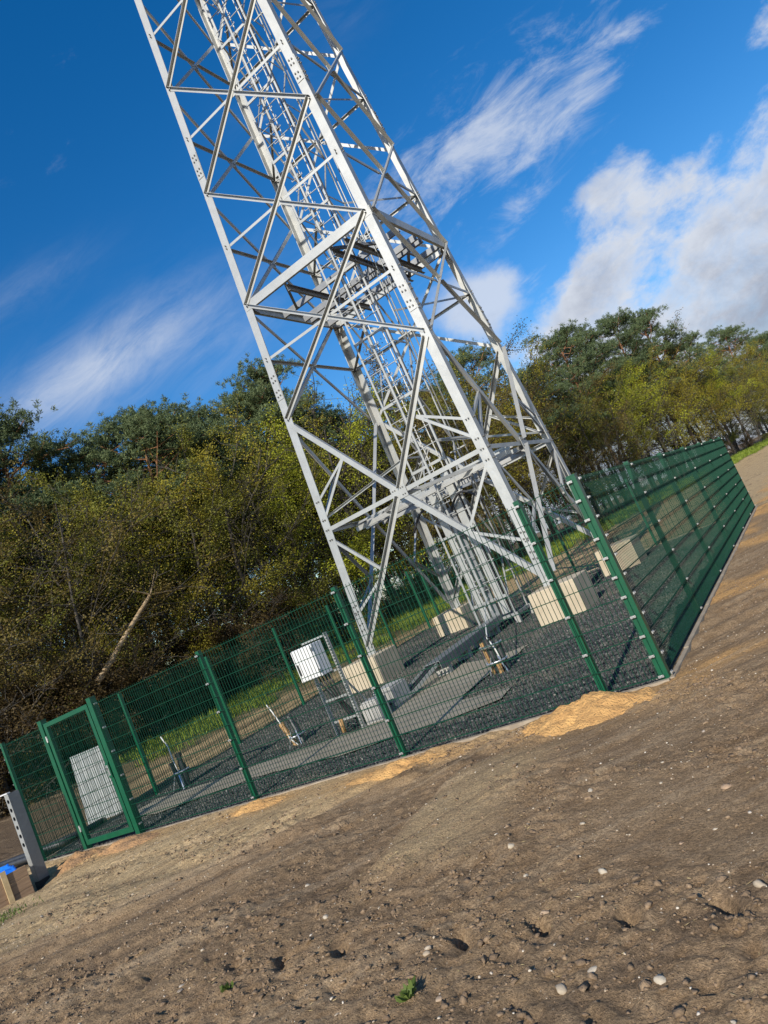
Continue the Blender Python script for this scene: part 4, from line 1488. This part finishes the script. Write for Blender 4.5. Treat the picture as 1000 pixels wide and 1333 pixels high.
while len(extra) < 210:
    x, y = R.uniform(-7.5, 1.9), R.uniform(-4.7, -.5)
    if R.random() < .25 + .75 * (y < -2.2):
        extra.append((x, y, min(.024, R.lognormvariate(-4.55, .42)), None))
for (x, y, s_, lab) in BIG + extra:
    o = link('stone', R.choice(stone_me), None)
    s_ *= .78
    o.location = (x, y, gh(x, y) + s_ * .05); o.scale = (s_, s_ * R.uniform(.7, 1.15), s_ * R.uniform(.7, 1.3))
    o.rotation_euler = (R.uniform(-.3, .3), R.uniform(-.3, .3), R.uniform(0, 6.3))
    tag(o, lab or 'small pale stone lying loose on the bare brown soil', 'stone', 'pale stones strewn over the bare soil')


def leaves_mesh(name, P, Nn, L, Wd, seed=0):
    """one quad leaf per row: centre P, direction Nn (unit), length L, width Wd"""
    rg = np.random.default_rng(seed)
    n = len(P)
    a = rg.normal(0, 1, (n, 3)); b = np.cross(Nn, a); b /= np.linalg.norm(b, axis=1, keepdims=True) + 1e-9
    L = np.broadcast_to(L, (n,))[:, None]; Wd = np.broadcast_to(Wd, (n,))[:, None]
    V = np.stack([P, P + Nn * L * .5 + b * Wd * .5, P + Nn * L, P + Nn * L * .5 - b * Wd * .5], 1).reshape(-1, 3)
    F = np.arange(n * 4).reshape(n, 4)
    return np_mesh(name, V, F)


P, n = STRAW
D = NR.normal(0, 1, (n, 3)); D[:, 2] *= .22; D /= np.linalg.norm(D, axis=1, keepdims=True)
M['straw'] = simple('dry_straw', (.46, .36, .17), (.36, .27, .13), 9, .8)
o = link('straw', leaves_mesh('straw', P, D, NR.uniform(.012, .045, n), NR.uniform(.002, .0045, n), 21), None, M['straw'])
o['kind'] = 'stuff'
for (x, y, s_, lab) in ((-1.96, -4.07, .05, 'tiny green weed growing in crumbly soil at the lower left'), (-.50, -4.26, .065, 'small leafy green weed beside a pale stone at the lower edge'),
                        (-8.2, -2.2, .22, 'patch of low green grass at the left edge below the crate')):
    n = 26 if s_ < .1 else 260
    rg = np.random.default_rng(int(abs(x) * 100))
    sp = s_ * (.22 if s_ < .1 else .9)
    P = np.stack([rg.normal(0, sp, n), rg.normal(0, sp, n), np.zeros(n)], -1)
    P[:, 2] = ground_h(P[:, 0] + x, P[:, 1] + y) - .002
    D = rg.normal(0, .55, (n, 3)); D[:, 2] = rg.uniform(.5, 1.3, n); D /= np.linalg.norm(D, axis=1, keepdims=True)
    o = link('weed', leaves_mesh('weed', P, D, (s_ if s_ < .1 else .07) * rg.uniform(.5, 1.1, n), (s_ * .45 if s_ < .1 else .012), 3), None, M['weed'], (x, y, 0))
    tag(o, lab, 'weed')

# ------------------------------------------------------------------ vegetation
def tubes_np(segs, n=5):
    """segs: list of (p0, p1, r0, r1) -> arrays"""
    V = []; F = []
    b = 0
    for p0, p1, r0, r1 in segs:
        p0 = np.asarray(p0, float); p1 = np.asarray(p1, float)
        dd = p1 - p0; L = np.linalg.norm(dd)
        if L < 1e-5: continue
        dd /= L
        a = np.array([0.31, .77, .11]) if abs(dd[2]) > .8 else np.array([0, 0, 1.])
        u = np.cross(dd, a); u /= np.linalg.norm(u); w = np.cross(dd, u)
        for p, r in ((p0, r0), (p1, r1)):
            for k in range(n):
                an = 2 * math.pi * k / n
                V.append(p + (u * math.cos(an) + w * math.sin(an)) * r)
        for k in range(n):
            F.append((b + k, b + (k + 1) % n, b + n + (k + 1) % n, b + n + k))
        b += 2 * n
    return np.array(V), np.array(F)


def polyline_segs(pts, r0, r1):
    n = len(pts) - 1
    return [(pts[i], pts[i + 1], r0 + (r1 - r0) * i / n, r0 + (r1 - r0) * (i + 1) / n) for i in range(n)]


def wander(rg, p, d_, L, n, wob, up=0.):
    pts = [np.array(p, float)]
    d_ = np.array(d_, float)
    for i in range(n):
        d_ = d_ + rg.normal(0, wob, 3) + np.array([0, 0, up])
        d_ /= np.linalg.norm(d_)
        pts.append(pts[-1] + d_ * L / n)
    return pts


def pine_meshes(seed, H=13.):
    rg = np.random.default_rng(seed)
    segs = []
    tr = wander(rg, (0, 0, -.3), (0, 0, 1), H * .95, 9, .035, .03)
    segs += polyline_segs(tr, .19, .05)
    trp = np.array(tr)
    P = []; D = []
    def at(h):
        q = np.clip(h / (H * .95) * 9, 0, 8.99); i = int(q)
        return trp[i] + (trp[i + 1] - trp[i]) * (q - i)
    nl = 26
    for k in range(nl):
        f = .50 + .5 * (k / (nl - 1)) ** .9
        h = H * f * .96
        prof = math.sin(min(1, (f - .42) / .30) * math.pi / 2) * (1 - max(0, (f - .72) / .32) ** 2 * .75)
        L = H * .235 * prof * rg.uniform(.65, 1.15)
        a = k * 2.4 + rg.uniform(-.4, .4)
        d_ = np.array([math.cos(a), math.sin(a), rg.uniform(-.05, .45) + .5 * (f > .9)])
        lb = wander(rg, at(h), d_ / np.linalg.norm(d_), L, 4, .16, .05)
        segs += polyline_segs(lb, .055 * (1.2 - f * .6), .018)
        pads = [(lb[-1], rg.uniform(.5, .8))]
        for j in (2, 3):
            for q in range(2):
                b_ = lb[j] + 0
                d2 = np.array([rg.normal(0, 1), rg.normal(0, 1), rg.uniform(.0, .5)]); d2 /= np.linalg.norm(d2)
                l2 = L * rg.uniform(.25, .42)
                tp = b_ + d2 * l2
                segs.append((b_, tp, .022, .010))
                pads.append((tp, rg.uniform(.36, .62)))
        for c, r in pads:
            # tufts on a flattened pad: shoots with a brush of needles each
            nt_ = int(16 * (r / .5) ** 2)
            tc_ = c + rg.normal(0, 1, (nt_, 3)) * np.array([r, r, r * .42]) * .60
            for tcn in tc_:
                m_ = 26
                dn = rg.normal(0, 1, (m_, 3)); dn[:, 2] = np.abs(dn[:, 2]) * .8 + .15
                dn /= np.linalg.norm(dn, axis=1, keepdims=True)
                P.append(np.repeat(tcn[None], m_, 0) + rg.normal(0, .05, (m_, 3))); D.append(dn)
    for k in range(7):      # dead stubs on the bare stem
        h = H * rg.uniform(.2, .5); a = rg.uniform(0, 6.28)
        segs.append((at(h), at(h) + np.array([math.cos(a), math.sin(a), rg.uniform(-.2, .3)]) * rg.uniform(.4, 1.3), .022, .006))
    V, F = tubes_np(segs, 6)
    tm = np_mesh('trunk', V, F); tm.materials.append(M['bark_pine']); tm.shade_smooth()
    P = np.concatenate(P); D = np.concatenate(D)
    cm = leaves_mesh('crown', P, D, rg.uniform(.10, .20, len(P)), rg.uniform(.022, .04, len(P)), seed)
    cm.materials.append(M['needle'])
    return tm, cm


def decid_meshes(seed, H=9., leafmat_='leaf_olive', dens=1., spread=.42, low=.18, leaf=.062):
    rg = np.random.default_rng(seed)
    segs = []; P = []; D = []
    ns = rg.integers(1, 4)
    for s_ in range(ns):
        an = rg.uniform(0, 6.28)
        d0 = np.array([math.cos(an) * .16 * (ns > 1), math.sin(an) * .16 * (ns > 1), 1.]); d0 /= np.linalg.norm(d0)
        tr = wander(rg, (math.cos(an) * .12, math.sin(an) * .12, -.3), d0, H * rg.uniform(.8, .95), 9, .07, .03)
        segs += polyline_segs(tr, .12 / ns ** .4, .025)
        nl = int(24 / ns ** .6)
        for k in range(nl):
            f = low + (1 - low) * k / nl
            q = f * 9; i = min(8, int(q)); p = tr[i] + (tr[i + 1] - tr[i]) * (q - i)
            L = H * spread * math.sin(max(.25, min(1, f * 1.25)) * math.pi * .78) * rg.uniform(.55, 1.05) + .3
            a = k * 2.4 + rg.uniform(-.6, .6)
            d_ = np.array([math.cos(a), math.sin(a), rg.uniform(.25, .95)]); d_ /= np.linalg.norm(d_)
            dl = rg.choice([.12, .45, 1.1, 1.5, 2.1])
            lb = wander(rg, p, d_, L, 5, .15, .03)
            segs += polyline_segs(lb, .038 * (1.15 - f), .010)
            for j in range(1, 6):
                for q in range(3):
                    d2 = (lb[j] - lb[j - 1]); d2 = d2 / np.linalg.norm(d2) + rg.normal(0, .75, 3); d2 /= np.linalg.norm(d2)
                    l2 = L * rg.uniform(.16, .38) + .12
                    tw_ = wander(rg, lb[j], d2, l2, 2, .2, .04)
                    segs += polyline_segs(tw_, .011, .004)
                    nlv = int(rg.uniform(9, 20) * dens * 3.4 * dl * (.35 if j < 2 else 1.05))
                    tt = rg.uniform(.2, 1.08, nlv)[:, None]
                    b_ = tw_[0] + (tw_[-1] - tw_[0]) * tt + rg.normal(0, .07 + .05 * l2, (nlv, 3))
                    P.append(b_); D.append(rg.normal(0, 1, (nlv, 3)) + np.array([0, 0, .25]))
    V, F = tubes_np(segs, 4)
    tm = np_mesh('trunk', V, F); tm.materials.append(M['bark_oak']); tm.shade_smooth()
    P = np.concatenate(P); D = np.concatenate(D); D /= np.linalg.norm(D, axis=1, keepdims=True)
    cm = leaves_mesh('crown', P, D, rg.uniform(.7, 1.25, len(P)) * leaf, rg.uniform(.5, .8, len(P)) * leaf, seed)
    cm.materials.append(M[leafmat_])
    return tm, cm


PINES = [pine_meshes(s) for s in (101, 102, 103, 104)]
DEC = {'olive': [decid_meshes(201, 9., 'leaf_olive'), decid_meshes(202, 9., 'leaf_olive', 1.1)],
       'lime': [decid_meshes(211, 9., 'leaf_lime', 1.0)],
       'ochre': [decid_meshes(221, 9., 'leaf_ochre', 1.0), decid_meshes(222, 9., 'leaf_ochre', 1.2)],
       'lime_high': [decid_meshes(213, 9., 'leaf_lime', .9, .42, .36)],
       'ochre_high': [decid_meshes(223, 9., 'leaf_ochre', .9, .42, .36), decid_meshes(224, 9., 'leaf_ochre', .8, .4, .40)],
       'brown': [decid_meshes(231, 9., 'leaf_brown', .95, .42, .06), decid_meshes(232, 9., 'leaf_brown', 1.1, .45, .05)]}
SHRUB = [decid_meshes(241, 3.2, 'leaf_scrub', .6, .55, .03, .06), decid_meshes(242, 3.2, 'leaf_olive', .6, .55, .03, .06)]


TOPS = {}
for lst in [PINES, SHRUB] + list(DEC.values()):
    for tm, cm in lst:
        a = np.empty(len(cm.vertices) * 3, np.float32); cm.vertices.foreach_get('co', a)
        TOPS[cm.name] = float(np.percentile(a[2::3], 99.6))


def edge_dist(az):
    """distance from the camera to the wood edge along an azimuth"""
    s, c = math.sin(math.radians(az)), math.cos(math.radians(az))
    for dist in np.arange(10, 250, .5):
        x, y = CAM[0] + s * dist, CAM[1] + c * dist
        if x < wood_x(y): return dist
    return 250.


ORD = ['first', 'second', 'third', 'fourth', 'fifth', 'sixth', 'seventh', 'eighth', 'ninth', 'tenth', 'eleventh', 'twelfth', 'thirteenth', 'fourteenth', 'fifteenth', 'sixteenth',
       'seventeenth', 'eighteenth', 'nineteenth', 'twentieth', 'twenty-first', 'twenty-second', 'twenty-third', 'twenty-fourth', 'twenty-fifth', 'twenty-sixth', 'twenty-seventh', 'twenty-eighth', 'twenty-ninth', 'thirtieth', 'thirty-first', 'thirty-second', 'thirty-third', 'thirty-fourth', 'thirty-fifth', 'thirty-sixth', 'thirty-seventh', 'thirty-eighth', 'thirty-ninth', 'fortieth']


def plant(name, pair, az, dist, el, H0, label, cat, group, wide=1.0):
    s, c = math.sin(math.radians(az)), math.cos(math.radians(az))
    x, y = CAM[0] + s * dist, CAM[1] + c * dist
    z = gh(x, y)
    H = CAM[2] + dist * math.tan(math.radians(el)) - z
    H0 = TOPS[pair[1].name]
    k = H / H0
    r_ = root(name, (x, y, z), label, cat, group, R.uniform(0, 6.28))
    r_.scale = (k * wide, k * wide, k)
    link('trunk', pair[0], r_); link('crown', pair[1], r_)
    return r_


SIL = [(-68, 22), (-64.5, 23), (-61, 23.4), (-58.8, 23.6), (-56.9, 23.4), (-50.6, 19.0), (-49.0, 19.8), (-47.2, 20.4), (-45.9, 20.6), (-44.1, 19.2), (-42.3, 19.3), (-40.3, 19.0), (-38.2, 19.3), (-36.0, 19.9), (-34.2, 17.4), (-32.2, 15.7), (-30.2, 15.0), (-26.3, 14.6), (-22.8, 14.0), (-19.3, 15.2), (-16.2, 11.7), (-13.9, 11.6), (-12.2, 13.5), (-10.6, 12.6), (-9.0, 12.4), (-6.9, 11.3), (-4.5, 8.6), (-2.6, 8.0), (-.9, 6.3), (.6, 6.2), (3, 6), (6, 6)]
for k, (az, el) in enumerate(SIL):
    dist = edge_dist(az) * 1.0 + R.uniform(4.5, 7.5)
    plant('pine_tree', PINES[k % 4], az, dist, el, 12.7, f'tall dark Scots pine on the skyline of the wood, {ORD[k]} skyline pine from the left', 'pine tree', 'pines along the skyline of the wood', R.uniform(.85, 1.05))
FRONT = [(-65, 17, 'brown'), (-61.5, 15.5, 'brown'), (-58.3, 15, 'olive'), (-55.6, 17.2, 'brown'), (-53, 18.0, 'olive'), (-50.2, 17.6, 'ochre'), (-47.5, 17.6, 'olive'), (-45, 17.2, 'olive'), (-42.8, 17.2, 'ochre'), (-40.5, 16.2, 'olive'),
         (-38.4, 15.6, 'olive'), (-36.4, 16.2, 'lime'), (-34.2, 16.6, 'lime'), (-32.2, 15.2, 'olive'), (-30.2, 15.4, 'ochre'), (-27.8, 17.0, 'brown'), (-25.4, 15.0, 'olive'), (-23, 14.5, 'brown'), (-20.8, 13.6, 'ochre'), (-18.6, 13.4, 'ochre'), (-16.6, 11, 'olive'),
         (-14.8, 10.0, 'brown'), (-12.6, 9.6, 'olive'), (-10.6, 10.3, 'lime'), (-8.6, 9.6, 'ochre'), (-7.0, 9.6, 'ochre'), (-5.4, 8.2, 'ochre'), (-4.7, 7.6, 'lime'), (-3.9, 7.2, 'olive'), (-3.1, 6.9, 'ochre'), (-2.4, 6.6, 'ochre'), (-1.6, 5.9, 'olive'), (-.8, 5.4, 'ochre'), (.2, 5.2, 'ochre'), (1.4, 5, 'olive'), (4.5, 5, 'ochre')]
DESC = {'olive': 'broadleaf tree with sparse olive green spring leaves', 'lime': 'broadleaf tree with bright yellow green young leaves', 'ochre': 'broadleaf tree with golden brown green foliage', 'brown': 'broadleaf tree with dull brown foliage'}
for k, (az, el, kd) in enumerate(FRONT):
    dist = edge_dist(az) + R.uniform(.6, 2.4)
    el -= .9 if az > -15 else 0
    kk = kd + '_high' if az > -21 and kd in ('lime', 'ochre') else kd
    plant('broadleaf_tree', DEC[kk][k % len(DEC[kk])], az, dist, el, 8.9, f'{DESC[kd]}, {ORD[k]} broadleaf from the left', 'tree', 'broadleaf trees along the edge of the wood', R.uniform(1.0, 1.3))
# deeper in the wood
for k in range(70):
    az = -66 + 70 * (k % 35 + R.random()) / 35
    dist = edge_dist(az) + (R.uniform(8.5, 15) if k < 35 else R.uniform(16, 28))
    el = np.interp(az, [s[0] for s in SIL], [s[1] for s in SIL]) * R.uniform(.62, .82)
    kd = R.choice(['pine', 'pine', 'brown', 'olive'] if k < 35 else ['brown', 'brown', 'olive'])
    pr = PINES[k % 4] if kd == 'pine' else DEC[kd][k % 2]
    plant('forest_tree', pr, az, dist, el, 12.7 if kd == 'pine' else 8.9, 'dim tree standing deep in the wood behind the front trees', 'tree', 'trees deep in the wood', 1.15)
MARK = [(-64, 'left of the wooden crate'), (-60, 'above the wooden crate'), (-57, 'above the holed steel post'), (-54, 'left of the gate'), (-51, 'above the gate'), (-48, 'between gate and cabinet'), (-44.5, 'nearer the gate than the cabinet'),
        (-41, 'left above the white cabinet'), (-38, 'behind the white cabinet'), (-35, 'behind the front left tower leg'), (-31, 'between the left tower legs'), (-27, 'behind the ladder foot'), (-23, 'right of the ladder foot'), (-19, 'between the right tower legs'),
        (-15.5, 'behind the corner post'), (-12, 'above the right fence'), (-8.5, 'above the middle of the right fence'), (-5, 'near the far end of the right fence'), (0, 'at the right edge'), (9, 'beyond the right edge')]
USED = {}


def SPOT(az):
    i = min(range(len(MARK)), key=lambda j: abs(MARK[j][0] - az))
    USED[i] = USED.get(i, 0) + 1
    return ('' , 'a second one ', 'a third one ', 'a fourth one ', 'a fifth one ', 'a sixth one ', 'a seventh one ')[USED[i] - 1] + MARK[i][1]


# brown and green scrub under the trees
for k in range(64):
    az = -67 + 72 * (k + R.random()) / 64
    dist = edge_dist(az) + R.uniform(-.4, 3.2)
    hh = R.uniform(1.6, 3.6) if az < -38 else R.uniform(1.0, 2.0)
    if az > -22 and R.random() < .6: continue
    s, c = math.sin(math.radians(az)), math.cos(math.radians(az))
    x, y = CAM[0] + s * dist, CAM[1] + c * dist
    r_ = root('shrub', (x, y, gh(x, y) - .05), f'low shrub under the trees, {SPOT(az)}', 'shrub', 'shrubs under the wood edge', R.uniform(0, 6.28))
    kk = hh / 3.2
    r_.scale = (kk * 1.3, kk * 1.3, kk)
    pr = SHRUB[0 if (az < -44 and R.random() < .8) else k % 2]
    link('stems', pr[0], r_); link('foliage', pr[1], r_)

# broken pale trunk leaning in the trees at the left
dt = root('fallen_trunk', (-16.6, 6.2, gh(-16.6, 6.2)), 'broken pale barkless trunk leaning among the trees at the left', 'trunk')
V, F = tubes_np(polyline_segs([np.array(p) for p in ((0, 0, 2.3), (.02, .6, 2.7), (.05, 1.25, 3.2), (.0, 2.2, 3.85), (.05, 2.9, 4.35))], .10, .06), 8)
me = np_mesh('stem', V, F); me.shade_smooth(); link('stem', me, dt, M['bark_dead'])
V, F = tubes_np([((.05, 2.9, 4.35), (.1, 4.3, 4.25), .035, .015), ((.05, 2.9, 4.35), (.0, 2.1, 4.75), .03, .01), ((.05, 2.9, 4.35), (.2, 3.4, 5.2), .03, .008)], 6)
me = np_mesh('branch', V, F); link('branch', me, dt, M['bark_dead'])

# grass verge between the track and the wood
yy = NR.uniform(-14, 96, 90000) 
yy = np.concatenate([NR.uniform(-12, 40, 60000), NR.uniform(40, 110, 22000)])
ee = NR.uniform(-1.2, 3.2, len(yy))
xx = wood_x(yy) + ee
nzz = perlin(xx * .8, yy * .8) + .4 * perlin(xx * 2.3, yy * 2.3)
keep = (nzz > -.22) & (ee < 2.5 + .9 * nzz) & (yy > 5.5 + 3 * nzz) & ~((xx > XL - .3) & (xx < .3) & (yy < YB + .3))
xx, yy, nzz = xx[keep], yy[keep], nzz[keep]
n = len(xx)
P = np.stack([xx, yy, ground_h(xx, yy, False) - .02], -1)
D = NR.normal(0, .42, (n, 3)); D[:, 2] = 1; D /= np.linalg.norm(D, axis=1, keepdims=True)
far = np.clip((yy - 20) / 60, 0, 1)
o = link('grass', leaves_mesh('grass', P, D, NR.uniform(.14, .34, n) * (1 + .8 * np.clip(nzz, -.2, .6)), (.022 + .035 * far) * NR.uniform(.7, 1.3, n), 8), None, M['grass'])
o['kind'] = 'stuff'
tri = sum(sum(len(p.vertices) - 2 for p in o.data.polygons) if len(o.data.polygons) < 3000 else len(o.data.polygons) * 2 for o in {q.data.name: q for q in SC.objects if q.type == 'MESH'}.values())
print('unique triangles', tri)
